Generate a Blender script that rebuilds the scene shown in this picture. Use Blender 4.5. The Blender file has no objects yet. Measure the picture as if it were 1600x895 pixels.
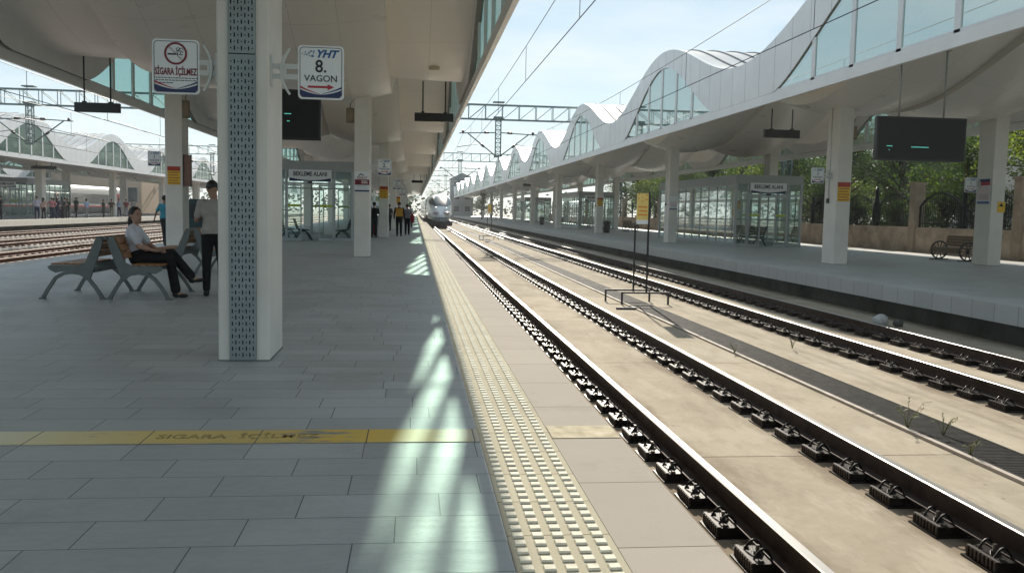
import bpy, math, random
from mathutils import Vector, Matrix, Quaternion
random.seed(7)
SC = bpy.context.scene
COL = SC.collection
R = math.radians
PI = math.pi
# ---------------------------------------------------------------- camera
FPX, VPX, VPY, ROLL, CAMZ = 1389.45, 648.53, 327.53, 0.0207, 1.40
cam_d = bpy.data.cameras.new('camera')
cam_d.sensor_width = 36.0
cam_d.lens = FPX / 1600 * 36
cam_d.clip_start = 0.05
cam_d.clip_end = 3000
cam = bpy.data.objects.new('camera', cam_d)
COL.objects.link(cam)
_d = Vector((VPX - 800, 447.5 - VPY, -FPX)).normalized()
_h = Vector((1, -ROLL, 0))
_u = _h.cross(_d).normalized()
_x = _d.cross(_u).normalized()
cam.matrix_world = Matrix(((_x.x, _x.y, _x.z, 0), (_d.x, _d.y, _d.z, 0), (_u.x, _u.y, _u.z, CAMZ), (0, 0, 0, 1)))
SC.camera = cam
# ---------------------------------------------------------------- sky, sun, exposure
SUN = Vector((0.235, 2.12, 1.0)).normalized()
W = bpy.data.worlds.new('World')
SC.world = W
W.use_nodes = True
_n = W.node_tree.nodes; _l = W.node_tree.links
for q in list(_n): _n.remove(q)
_sky = _n.new('ShaderNodeTexSky'); _sky.sky_type = 'NISHITA'; _sky.sun_disc = False
_sky.sun_elevation = math.asin(SUN.z); _sky.sun_rotation = math.atan2(SUN.x, SUN.y)
_sky.air_density = 1.0; _sky.dust_density = .1; _sky.ozone_density = 1.2
_bg = _n.new('ShaderNodeBackground'); _bg.inputs[1].default_value = 0.075
_tc = _n.new('ShaderNodeTexCoord'); _mp = _n.new('ShaderNodeMapping'); _mp.inputs['Scale'].default_value = (1, 1, 4.5)
_nz = _n.new('ShaderNodeTexNoise'); _nz.inputs['Scale'].default_value = 2.3; _nz.inputs['Detail'].default_value = 7; _nz.inputs['Roughness'].default_value = .58
_cr = _n.new('ShaderNodeValToRGB'); _cr.color_ramp.elements[0].position = .50; _cr.color_ramp.elements[1].position = .74
_cr.color_ramp.elements[0].color = (0, 0, 0, 1); _cr.color_ramp.elements[1].color = (.8, .8, .8, 1)
_mx = _n.new('ShaderNodeMix'); _mx.data_type = 'RGBA'
_out = _n.new('ShaderNodeOutputWorld')
_tint = _n.new('ShaderNodeMix'); _tint.data_type = 'RGBA'; _tint.blend_type = 'MULTIPLY'; _tint.inputs[0].default_value = 1.0
_l.new(_tc.outputs['Generated'], _mp.inputs[0]); _l.new(_mp.outputs[0], _nz.inputs[0]); _l.new(_nz.outputs[0], _cr.inputs[0])
_l.new(_cr.outputs[0], _mx.inputs[0]); _l.new(_sky.outputs[0], _tint.inputs[6]); _tint.inputs[7].default_value = (.96, 1.0, .95, 1)
_veil = _n.new('ShaderNodeMix'); _veil.data_type = 'RGBA'; _veil.inputs[0].default_value = .80
_l.new(_tint.outputs[2], _veil.inputs[6]); _veil.inputs[7].default_value = (3.7, 4.65, 5.4, 1)
_l.new(_veil.outputs[2], _mx.inputs[6]); _mx.inputs[7].default_value = (6.3, 6.6, 6.8, 1)
_l.new(_mx.outputs[2], _bg.inputs[0]); _l.new(_bg.outputs[0], _out.inputs[0])
_sl = bpy.data.lights.new('sun', 'SUN'); _sl.energy = 4.2; _sl.angle = R(.55); _sl.color = (1.0, .93, .80)
sun = bpy.data.objects.new('sun', _sl); COL.objects.link(sun)
sun.rotation_mode = 'QUATERNION'; sun.rotation_quaternion = (-SUN).to_track_quat('-Z', 'Y')
sun.location = (10, 60, 40)
SC.view_settings.view_transform = 'Standard'; SC.view_settings.look = 'None'; SC.view_settings.gamma = 1
SC.view_settings.use_curve_mapping = False
SC.view_settings.exposure = 1.02
SC.render.engine = 'CYCLES'
SC.cycles.use_denoising = True
SC.cycles.max_bounces = 8; SC.cycles.diffuse_bounces = 4; SC.cycles.transparent_max_bounces = 24
SC.cycles.sample_clamp_indirect = 6

# ---------------------------------------------------------------- materials
MATS = {}
def mat(name, col, rough=.6, metal=0.0, var=.12, scale=3.0, bump=0.0, bscale=60.0, dirt=None, spec=.5, stretch=None, coat=0):
    if name in MATS: return MATS[name]
    m = bpy.data.materials.new(name); m.use_nodes = True; MATS[name] = m
    n = m.node_tree.nodes; l = m.node_tree.links; b = n['Principled BSDF']
    b.inputs['Roughness'].default_value = rough; b.inputs['Metallic'].default_value = metal
    b.inputs['Specular IOR Level'].default_value = spec
    if coat: b.inputs['Coat Weight'].default_value = coat
    b.inputs['Base Color'].default_value = (*col, 1)
    tc = n.new('ShaderNodeTexCoord'); src = tc.outputs['Object']
    if stretch:
        mp = n.new('ShaderNodeMapping'); mp.inputs['Scale'].default_value = stretch; l.new(src, mp.inputs[0]); src = mp.outputs[0]
    if var > 0:
        t = n.new('ShaderNodeTexNoise'); t.inputs['Scale'].default_value = scale; t.inputs['Detail'].default_value = 6
        t.inputs['Roughness'].default_value = .62; l.new(src, t.inputs[0])
        r = n.new('ShaderNodeValToRGB'); r.color_ramp.elements[0].position = .3; r.color_ramp.elements[1].position = .7
        c2 = dirt if dirt else tuple(c * (1 - var) for c in col)
        c1 = tuple(min(1, c * (1 + var * .6)) for c in col)
        r.color_ramp.elements[0].color = (*c2, 1); r.color_ramp.elements[1].color = (*c1, 1)
        l.new(t.outputs[0], r.inputs[0]); l.new(r.outputs[0], b.inputs['Base Color'])
        mr = n.new('ShaderNodeMapRange'); mr.inputs[3].default_value = min(1, rough * 1.25 + .02); mr.inputs[4].default_value = rough * .8
        l.new(t.outputs[0], mr.inputs[0]); l.new(mr.outputs[0], b.inputs['Roughness'])
    if bump > 0:
        t2 = n.new('ShaderNodeTexNoise'); t2.inputs['Scale'].default_value = bscale; t2.inputs['Detail'].default_value = 4
        l.new(src, t2.inputs[0]); bp = n.new('ShaderNodeBump'); bp.inputs['Strength'].default_value = bump; bp.inputs['Distance'].default_value = .02
        l.new(t2.outputs[0], bp.inputs['Height']); l.new(bp.outputs[0], b.inputs['Normal'])
    return m

def glass(name, tint, refl=1.0, alpha=.0, veil=(.6, .7, .68)):
    """thin pane: tinted see-through plus a fresnel mirror (and a faint dusty veil)"""
    if name in MATS: return MATS[name]
    m = bpy.data.materials.new(name); m.use_nodes = True; MATS[name] = m
    n = m.node_tree.nodes; l = m.node_tree.links
    n.remove(n['Principled BSDF']); o = n['Material Output']
    tr = n.new('ShaderNodeBsdfTransparent'); tr.inputs[0].default_value = (*tint, 1)
    df = n.new('ShaderNodeBsdfDiffuse'); df.inputs[0].default_value = (*veil, 1)
    m0 = n.new('ShaderNodeMixShader'); m0.inputs[0].default_value = alpha
    l.new(tr.outputs[0], m0.inputs[1]); l.new(df.outputs[0], m0.inputs[2])
    gl = n.new('ShaderNodeBsdfGlossy'); gl.inputs['Roughness'].default_value = .02; gl.inputs[0].default_value = (.9, 1, .97, 1)
    lw = n.new('ShaderNodeLayerWeight'); lw.inputs[0].default_value = .35
    mu = n.new('ShaderNodeMath'); mu.operation = 'MULTIPLY'; mu.inputs[1].default_value = refl; mu.use_clamp = True
    l.new(lw.outputs['Fresnel'], mu.inputs[0])
    m1 = n.new('ShaderNodeMixShader'); l.new(mu.outputs[0], m1.inputs[0]); l.new(m0.outputs[0], m1.inputs[1]); l.new(gl.outputs[0], m1.inputs[2])
    l.new(m1.outputs[0], o.inputs[0])
    return m

def math_node(nt, op, a, b=None, clamp=False):
    q = nt.nodes.new('ShaderNodeMath'); q.operation = op; q.use_clamp = clamp
    for i, v in enumerate((a, b)):
        if v is None: continue
        if isinstance(v, (int, float)): q.inputs[i].default_value = v
        else: nt.links.new(v, q.inputs[i])
    return q.outputs[0]

def n_sep(nt, s):
    q = nt.nodes.new('ShaderNodeSeparateColor'); nt.links.new(s, q.inputs[0]); return q.outputs[0]
def tile_mat(name, col, joint, w, h, jw=.006, var=.16, rough=.45, bump=.25, swap=False, warm=None, shift=1.0, grain=40, streak=0, ofs=(0, 0), spots=False):
    """stone slabs: rows of height h along Y, slabs of width w along X, random offset per row"""
    if name in MATS: return MATS[name]
    m = bpy.data.materials.new(name); m.use_nodes = True; MATS[name] = m
    nt = m.node_tree; n = nt.nodes; l = nt.links; b = n['Principled BSDF']
    b.inputs['Specular IOR Level'].default_value = .5 if rough < .6 else .08
    tc = n.new('ShaderNodeTexCoord'); sp = n.new('ShaderNodeSeparateXYZ'); l.new(tc.outputs['Object'], sp.inputs[0])
    X, Y = (sp.outputs[1], sp.outputs[0]) if swap else (sp.outputs[0], sp.outputs[1])
    yy = math_node(nt, 'DIVIDE', math_node(nt, 'ADD', Y, ofs[1]), h); row = math_node(nt, 'FLOOR', yy); fy = math_node(nt, 'FRACT', yy)
    wn = n.new('ShaderNodeTexWhiteNoise'); wn.noise_dimensions = '1D'; l.new(row, wn.inputs['W'])
    xx = math_node(nt, 'ADD', math_node(nt, 'DIVIDE', math_node(nt, 'ADD', X, ofs[0]), w), math_node(nt, 'MULTIPLY', wn.outputs[0], shift))
    cx = math_node(nt, 'FLOOR', xx); fx = math_node(nt, 'FRACT', xx)
    jy = math_node(nt, 'MULTIPLY', math_node(nt, 'MINIMUM', fy, math_node(nt, 'SUBTRACT', 1, fy)), h)
    jx = math_node(nt, 'MULTIPLY', math_node(nt, 'MINIMUM', fx, math_node(nt, 'SUBTRACT', 1, fx)), w)
    d = math_node(nt, 'MINIMUM', jx, jy)
    big = n.new('ShaderNodeTexNoise'); big.inputs['Scale'].default_value = 1.1; big.inputs['Detail'].default_value = 6; l.new(tc.outputs['Object'], big.inputs[0])
    jwv = math_node(nt, 'MULTIPLY', math_node(nt, 'GREATER_THAN', big.outputs[0], .30), jw / 2)
    J = math_node(nt, 'LESS_THAN', d, jwv)
    cv = n.new('ShaderNodeCombineXYZ'); l.new(cx, cv.inputs[0]); l.new(row, cv.inputs[1])
    w2 = n.new('ShaderNodeTexWhiteNoise'); w2.noise_dimensions = '2D'; l.new(cv.outputs[0], w2.inputs['Vector'])
    fine = n.new('ShaderNodeTexNoise'); fine.inputs['Scale'].default_value = grain; fine.inputs['Detail'].default_value = 5; fine.inputs['Roughness'].default_value = .7
    mp = n.new('ShaderNodeMapping'); l.new(tc.outputs['Object'], mp.inputs[0])
    mp.inputs['Scale'].default_value = (.5, 1.8, 1) if streak else (1, 1, 1)
    l.new(mp.outputs[0], fine.inputs[0])
    mid = n.new('ShaderNodeTexNoise'); mid.inputs['Scale'].default_value = 9 if streak else 12; mid.inputs['Detail'].default_value = 8; mid.inputs['Roughness'].default_value = .75; mid.inputs['Distortion'].default_value = .6; l.new(mp.outputs[0], mid.inputs[0])
    v = math_node(nt, 'ADD', math_node(nt, 'MULTIPLY', w2.outputs[0], .22), math_node(nt, 'ADD', math_node(nt, 'ADD', math_node(nt, 'MULTIPLY', fine.outputs[0], .45), math_node(nt, 'MULTIPLY', mid.outputs[0], .42 if streak else .15)), math_node(nt, 'MULTIPLY', big.outputs[0], .5)))
    r = n.new('ShaderNodeValToRGB'); r.color_ramp.elements[0].position = .3; r.color_ramp.elements[1].position = .95
    r.color_ramp.elements[0].color = (*[c * (1 - var) for c in col], 1); r.color_ramp.elements[1].color = (*[min(1, c * (1 + var)) for c in (warm or col)], 1)
    l.new(v, r.inputs[0])
    mx = n.new('ShaderNodeMix'); mx.data_type = 'RGBA'; l.new(J, mx.inputs[0]); l.new(r.outputs[0], mx.inputs[6]); mx.inputs[7].default_value = (*joint, 1)
    colr = mx.outputs[2]
    if spots:
        v = n.new('ShaderNodeTexVoronoi'); v.inputs['Scale'].default_value = 2.1; l.new(tc.outputs['Object'], v.inputs['Vector'])
        rs = math_node(nt, 'MULTIPLY', math_node(nt, 'SUBTRACT', n_sep(nt, v.outputs['Color']), .25), .032)
        f = math_node(nt, 'MULTIPLY', math_node(nt, 'LESS_THAN', v.outputs['Distance'], rs), .55)
        m2 = n.new('ShaderNodeMix'); m2.data_type = 'RGBA'; l.new(f, m2.inputs[0]); l.new(colr, m2.inputs[6]); m2.inputs[7].default_value = (.08, .08, .08, 1); colr = m2.outputs[2]
        s2 = n.new('ShaderNodeTexNoise'); s2.inputs['Scale'].default_value = .9; s2.inputs['Detail'].default_value = 10; s2.inputs['Roughness'].default_value = .75; l.new(tc.outputs['Object'], s2.inputs[0])
        f = math_node(nt, 'MULTIPLY', math_node(nt, 'MULTIPLY', math_node(nt, 'SUBTRACT', s2.outputs[0], .54), 8, True), .30)
        m3 = n.new('ShaderNodeMix'); m3.data_type = 'RGBA'; l.new(f, m3.inputs[0]); l.new(colr, m3.inputs[6]); m3.inputs[7].default_value = (col[0] * .55, col[1] * .53, col[2] * .5, 1); colr = m3.outputs[2]
    l.new(colr, b.inputs['Base Color'])
    rr = n.new('ShaderNodeMapRange'); rr.inputs[1].default_value = .3; rr.inputs[2].default_value = .75
    rr.inputs[3].default_value = rough * .82 if rough < .6 or 'paving' in name and 'cream' not in name else 1.0; rr.inputs[4].default_value = min(1, rough * 1.2) if rough < .6 else 1.0
    l.new(math_node(nt, 'ADD', math_node(nt, 'MULTIPLY', big.outputs[0], .85), math_node(nt, 'MULTIPLY', w2.outputs[0], .15)), rr.inputs[0]); l.new(rr.outputs[0], b.inputs['Roughness'])
    hgt = math_node(nt, 'SUBTRACT', math_node(nt, 'ADD', math_node(nt, 'ADD', math_node(nt, 'MULTIPLY', fine.outputs[0], .25), math_node(nt, 'MULTIPLY', mid.outputs[0], .35 if streak else .05)), math_node(nt, 'MULTIPLY', w2.outputs[0], .05)), J)
    bp = n.new('ShaderNodeBump'); bp.inputs['Strength'].default_value = bump; bp.inputs['Distance'].default_value = .012
    l.new(hgt, bp.inputs['Height']); l.new(bp.outputs[0], b.inputs['Normal'])
    return m

# ---------------------------------------------------------------- mesh helper
class MB:
    def __init__(s): s.v = []; s.f = []; s.m = []; s.sm = []
    def add(s, vs, fs, m=0, smooth=False):
        k = len(s.v); s.v.extend([tuple(p) for p in vs])
        for f in fs: s.f.append(tuple(i + k for i in f)); s.m.append(m); s.sm.append(smooth)
        return s
    def box(s, x0, x1, y0, y1, z0, z1, m=0):
        return s.add([(x0, y0, z0), (x1, y0, z0), (x1, y1, z0), (x0, y1, z0), (x0, y0, z1), (x1, y0, z1), (x1, y1, z1), (x0, y1, z1)],
                     [(0, 3, 2, 1), (4, 5, 6, 7), (0, 1, 5, 4), (1, 2, 6, 5), (2, 3, 7, 6), (3, 0, 4, 7)], m)
    def bbox(s, x0, x1, y0, y1, z0, z1, b=.01, m=0):
        """box with chamfered vertical edges"""
        p = [(x0 + b, y0), (x1 - b, y0), (x1, y0 + b), (x1, y1 - b), (x1 - b, y1), (x0 + b, y1), (x0, y1 - b), (x0, y0 + b)]
        return s.prism(p, z0, z1, 'z', m)
    def quad(s, a, b, c, d, m=0): return s.add([a, b, c, d], [(0, 1, 2, 3)], m)
    def bar(s, a, b, w, h=None, m=0, up=(0, 0, 1)):
        a = Vector(a); b = Vector(b); h = h or w; d = (b - a).normalized(); u = Vector(up)
        if abs(d.dot(u)) > .98: u = Vector((0, 1, 0))
        x = d.cross(u).normalized() * (w / 2); z = x.cross(d).normalized() * (h / 2)
        return s.add([a - x - z, a + x - z, a + x + z, a - x + z, b - x - z, b + x - z, b + x + z, b - x + z],
                     [(0, 1, 2, 3), (7, 6, 5, 4), (0, 4, 5, 1), (1, 5, 6, 2), (2, 6, 7, 3), (3, 7, 4, 0)], m)
    def tube(s, pts, r, n=6, m=0, caps=True, smooth=True):
        pts = [Vector(p) for p in pts]; rs = r if isinstance(r, (list, tuple)) else [r] * len(pts)
        vs = []; fs = []
        for i, p in enumerate(pts):
            d = (pts[min(i + 1, len(pts) - 1)] - pts[max(i - 1, 0)]).normalized()
            u = Vector((0, 0, 1)) if abs(d.z) < .9 else Vector((1, 0, 0))
            x = d.cross(u).normalized(); y = x.cross(d).normalized()
            for k in range(n):
                a = 2 * PI * k / n; vs.append(p + (x * math.cos(a) + y * math.sin(a)) * rs[i])
        for i in range(len(pts) - 1):
            for k in range(n): fs.append((i * n + k, i * n + (k + 1) % n, (i + 1) * n + (k + 1) % n, (i + 1) * n + k))
        if caps: fs.append(tuple(range(n - 1, -1, -1))); fs.append(tuple((len(pts) - 1) * n + k for k in range(n)))
        return s.add(vs, fs, m, smooth)
    def cyl(s, c, r, z0, z1, n=16, m=0): return s.tube([(c[0], c[1], z0), (c[0], c[1], z1)], r, n, m, True, False)
    def prism(s, poly, a, b, axis='y', m=0):
        """polygon (2D) extruded a..b along axis; poly is (x,z) for y, (x,y) for z, (y,z) for x"""
        def P(p, t): return {'y': (p[0], t, p[1]), 'z': (p[0], p[1], t), 'x': (t, p[0], p[1])}[axis]
        n = len(poly); vs = [P(p, a) for p in poly] + [P(p, b) for p in poly]
        fs = [tuple(range(n)), tuple(range(2 * n - 1, n - 1, -1))] + [(i, n + i, n + (i + 1) % n, (i + 1) % n) for i in range(n)]
        return s.add(vs, fs, m)
    def strip(s, path, w, a, b, m=0, closed=False):
        """flat stroke of width w along a 2D (x,z) path, extruded along Y a..b"""
        P = [Vector((p[0], p[1])) for p in path]; L = []; Rr = []; n = len(P)
        for i in range(n):
            d = (P[(i + 1) % n if closed else min(i + 1, n - 1)] - P[(i - 1) % n if closed else max(i - 1, 0)]).normalized(); q = Vector((-d.y, d.x)) * (w / 2)
            L.append(P[i] + q); Rr.append(P[i] - q)
        vs = []
        for i in range(n): vs += [(L[i].x, a, L[i].y), (Rr[i].x, a, Rr[i].y), (Rr[i].x, b, Rr[i].y), (L[i].x, b, L[i].y)]
        fs = []
        for i in range(n if closed else n - 1):
            j = (i + 1) % n
            for k in range(4): fs.append((i * 4 + k, i * 4 + (k + 1) % 4, j * 4 + (k + 1) % 4, j * 4 + k))
        if not closed: fs += [(3, 2, 1, 0), tuple((n - 1) * 4 + k for k in range(4))]
        return s.add(vs, fs, m)
    def ell(s, c, r, n=12, k=8, m=0, rot=None):
        c = Vector(c); vs = []; fs = []; M = rot or Matrix.Identity(3)
        for j in range(1, k):
            t = PI * j / k
            for i in range(n):
                a = 2 * PI * i / n; vs.append(c + M @ Vector((r[0] * math.sin(t) * math.cos(a), r[1] * math.sin(t) * math.sin(a), r[2] * math.cos(t))))
        vs.append(c + M @ Vector((0, 0, r[2]))); vs.append(c + M @ Vector((0, 0, -r[2]))); T = len(vs) - 2
        for j in range(k - 2):
            for i in range(n): fs.append((j * n + i, (j + 1) * n + i, (j + 1) * n + (i + 1) % n, j * n + (i + 1) % n))
        for i in range(n): fs.append((T, i, (i + 1) % n)); fs.append((T + 1, (k - 2) * n + (i + 1) % n, (k - 2) * n + i))
        return s.add(vs, fs, m, True)
    def mesh(s, name, mats, off=(0, 0, 0)):
        me = bpy.data.meshes.new(name)
        o = Vector(off)
        me.from_pydata([tuple(Vector(p) - o) for p in s.v] if o.length > 0 else s.v, [], s.f)
        for q in (mats if isinstance(mats, (list, tuple)) else [mats]): me.materials.append(q)
        me.polygons.foreach_set('material_index', s.m); me.polygons.foreach_set('use_smooth', s.sm)
        me.update()
        return me
    def build(s, name, mats, parent=None, local=False, bevel=0, label=None):
        off = (0, 0, 0)
        if parent is not None and not local:
            off = WL(parent)
        o = bpy.data.objects.new(name, s.mesh(name, mats, off)); COL.objects.link(o)
        if parent is not None: o.parent = parent
        if bevel:
            b = o.modifiers.new('bevel', 'BEVEL'); b.width = bevel; b.segments = 2; b.limit_method = 'ANGLE'
        if label: o['label'] = label
        return o
def WL(o):
    p = Vector((0, 0, 0))
    while o is not None: p += o.location; o = o.parent
    return p
def tag(o, label, cat, group=None):
    o['label'] = label; o['category'] = cat
    if group: o['group'] = group
    return o
def thing(name, label, cat, loc=(0, 0, 0), rz=0, group=None):
    o = bpy.data.objects.new(name, None); o.empty_display_size = .2; COL.objects.link(o)
    o.location = loc; o.rotation_euler = (0, 0, rz); tag(o, label, cat, group); o['kind'] = 'thing'; return o
def struct(name, mb, m, **k):
    o = mb.build(name, m, **k); o['kind'] = 'structure'; return o
def dup(root, loc=None, rz=None, label=None, group=None):
    def cp(o, par):
        c = o.copy(); COL.objects.link(c)
        if par is not None: c.parent = par
        for ch in list(o.children): cp(ch, c)
        return c
    r = cp(root, None)
    if loc is not None: r.location = loc
    if rz is not None: r.rotation_euler = (0, 0, rz)
    if label: r['label'] = label
    if group: r['group'] = group
    return r
def text(name, s, size, m, parent, loc, sx=1.0, bold=0.0, shear=0.0, flat=False, spacing=1.0, rz=0):
    """lettering facing -Y (or lying flat, read from -Y), centred on loc, local to parent"""
    c = bpy.data.curves.new(name, 'FONT'); c.body = s; c.size = size; c.align_x = 'CENTER'; c.align_y = 'CENTER'
    c.offset = bold; c.shear = shear; c.extrude = .0006; c.space_character = spacing; c.resolution_u = 3
    t = bpy.data.objects.new(name, c); COL.objects.link(t)
    dg = bpy.context.evaluated_depsgraph_get(); dg.update()
    me = bpy.data.meshes.new_from_object(t.evaluated_get(dg)); me.materials.clear(); me.materials.append(m); me.name = name
    bpy.data.objects.remove(t); bpy.data.curves.remove(c)
    o = bpy.data.objects.new(name, me); COL.objects.link(o); o.parent = parent; o.location = loc
    o.scale = (sx, 1, 1)
    o.rotation_euler = (0, 0, rz) if flat else (R(90), 0, rz)
    return o
ORD = ['first', 'second', 'third', 'fourth', 'fifth', 'sixth', 'seventh', 'eighth', 'ninth', 'tenth', 'eleventh', 'twelfth', 'thirteenth', 'fourteenth', 'fifteenth', 'sixteenth']
# ================================================================ SETTING
Z0 = -0.73          # track slab level
M_tile = tile_mat('grey_stone_paving', (.365, .372, .368), (.085, .087, .088), .655, .325, jw=.0055, var=.30, rough=.50, bump=.6, grain=34, streak=1, spots=True, ofs=(0, .225))
M_edge = tile_mat('granite_border', (.375, .335, .295), (.11, .09, .07), 5.0, .90, jw=.008, var=.10, rough=.85, bump=.2, shift=0, grain=70, ofs=(0, .935), spots=True)
M_tact = tile_mat('cream_tactile_paving', (.43, .395, .305), (.15, .12, .08), 5.0, .45, jw=.008, var=.18, rough=.8, bump=.15, shift=0, grain=60, ofs=(0, .32), spots=True)
M_slab = tile_mat('sandy_track_slab', (.375, .32, .245), (.16, .13, .10), 30.0, 4.9, jw=.025, var=.27, rough=1.0, bump=.6, shift=0, grain=9, ofs=(0, 2.3))
def stain_slab(m):
    nt = m.node_tree; n = nt.nodes; l = nt.links; b = n['Principled BSDF']; src = b.inputs['Base Color'].links[0].from_socket
    tc = n.new('ShaderNodeTexCoord'); sp = n.new('ShaderNodeSeparateXYZ'); l.new(tc.outputs['Object'], sp.inputs[0])
    mp = n.new('ShaderNodeMapping'); mp.inputs['Scale'].default_value = (1.2, .35, 1); l.new(tc.outputs['Object'], mp.inputs[0])
    a = n.new('ShaderNodeTexNoise'); a.inputs['Scale'].default_value = 2.2; a.inputs['Detail'].default_value = 9; a.inputs['Roughness'].default_value = .68; l.new(mp.outputs[0], a.inputs[0])
    g = n.new('ShaderNodeTexNoise'); g.inputs['Scale'].default_value = 45; g.inputs['Detail'].default_value = 3; l.new(tc.outputs['Object'], g.inputs[0])
    v = n.new('ShaderNodeTexVoronoi'); v.inputs['Scale'].default_value = 3.2; l.new(tc.outputs['Object'], v.inputs['Vector'])
    def mixc(f, col, s_):
        m_ = n.new('ShaderNodeMix'); m_.data_type = 'RGBA'; l.new(f, m_.inputs[0]); l.new(s_, m_.inputs[6]); m_.inputs[7].default_value = (*col, 1); return m_.outputs[2]
    # brake dust and grease beside each rail
    d = None
    for x in (2.23, 3.735, 6.83, 8.335):
        q = math_node(nt, 'ABSOLUTE', math_node(nt, 'SUBTRACT', sp.outputs[0], x)); d = q if d is None else math_node(nt, 'MINIMUM', d, q)
    f = math_node(nt, 'MULTIPLY', math_node(nt, 'SUBTRACT', math_node(nt, 'ADD', math_node(nt, 'MULTIPLY', a.outputs[0], .85), -.02), d), 3.2, True)
    f = math_node(nt, 'MULTIPLY', f, .75); c = mixc(f, (.12, .075, .048), src)
    f = math_node(nt, 'MULTIPLY', math_node(nt, 'SUBTRACT', a.outputs[0], .53), 12.0, True); f = math_node(nt, 'MULTIPLY', f, .38); c = mixc(f, (.24, .19, .14), c)
    f = math_node(nt, 'MULTIPLY', math_node(nt, 'SUBTRACT', .47, a.outputs[0]), 12.0, True); f = math_node(nt, 'MULTIPLY', f, .5); c = mixc(f, (.47, .41, .33), c)
    f = math_node(nt, 'LESS_THAN', v.outputs['Distance'], math_node(nt, 'MULTIPLY', math_node(nt, 'SUBTRACT', g.outputs[0], .40), .35)); f = math_node(nt, 'MULTIPLY', f, .7); c = mixc(f, (.08, .06, .045), c)
    l.new(c, b.inputs['Base Color'])
stain_slab(M_slab)
M_conc = mat('platform_concrete', (.30, .29, .27), .85, var=.35, scale=1.6, bump=.4, bscale=25)
M_dark = mat('dark_concrete', (.075, .078, .072), .8, var=.4, scale=1.1, bump=.5, bscale=14)  # one dark concrete tone for the recessed platform walls and a loose stone
M_cop = tile_mat('pale_coping_stone', (.44, .44, .43), (.15, .15, .15), .62, 5.0, jw=.012, var=.15, rough=.55, bump=.2, swap=True, shift=0, grain=30)
M_cop2 = mat('pale_coping_concrete', (.55, .53, .49), .7, var=.15, scale=3, bump=.2)
M_ball = mat('ballast_stones', (.23, .18, .15), .95, var=.5, scale=14, bump=1.0, bscale=22)
M_gnd = mat('dry_ground', (.11, .11, .07), .95, var=.35, scale=.35, bump=.3, bscale=4)
M_sunconc = mat('pale_footpath', (.45, .42, .37), .85, var=.2, scale=2, bump=.2)

YF, YB = -6.0, 240.0
struct('ground', MB().box(-900, 900, -60, 2200, -1.1, -.86), M_gnd)
struct('track_bed', MB().box(1.1, 10.5, YF, YB, -.85, Z0), M_slab)
struct('ballast', MB().box(-28.1, -9.1, YF, YB, -.855, Z0 - .03), M_ball)
struct('ballast', MB().box(-60, -39, YF, YB, -.855, Z0 - .03), M_ball)

def platform(xa, xb, z, near, far, skirt=M_conc):
    """xa..xb; cream tactile + border on the sides flagged"""
    b = MB(); b.box(xa + .35, xb - .35, YF, YB, -.858, z - .16)
    struct('platform', b, skirt)
    t0 = xa + (.89 if near else .5); t1 = xb - (.89 if far else .5)
    struct('platform_paving', MB().box(t0, t1, YF, YB, z - .155, z), M_tile)
    return t0, t1
# our platform
platform(-9.2, 1.30, 0, False, True)
struct('platform_edge', MB().box(.865, 1.30, YF, YB, -.15, .001), M_edge)
struct('platform_edge', MB().box(-9.2, -8.702, YF, YB, -.15, .001), M_cop2)
# tactile strip with real raised pads
tb = MB(); tb.box(.412, .863, YF, YB, -.15, 0.0)
def pads(b, xa, n, pitch, w, d, ya, yb, z, hgt=.009):
    y = ya
    while y < yb:
        for i in range(n):
            x = xa + i * pitch; e = .004
            b.add([(x, y, z), (x + w, y, z), (x + w, y + d, z), (x, y + d, z), (x + e, y + e, z + hgt), (x + w - e, y + e, z + hgt), (x + w - e, y + d - e, z + hgt), (x + e, y + d - e, z + hgt)],
                  [(4, 5, 6, 7), (0, 1, 5, 4), (1, 2, 6, 5), (2, 3, 7, 6), (3, 0, 4, 7)], 1)
        y += .09
pads(tb, .432, 5, .087, .052, .050, 1.0, 90, 0.0005)
struct('tactile_paving', tb, [M_tact, mat('tactile_pads', (.70, .665, .55), .85, var=.2, scale=14, spec=.1)])
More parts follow.
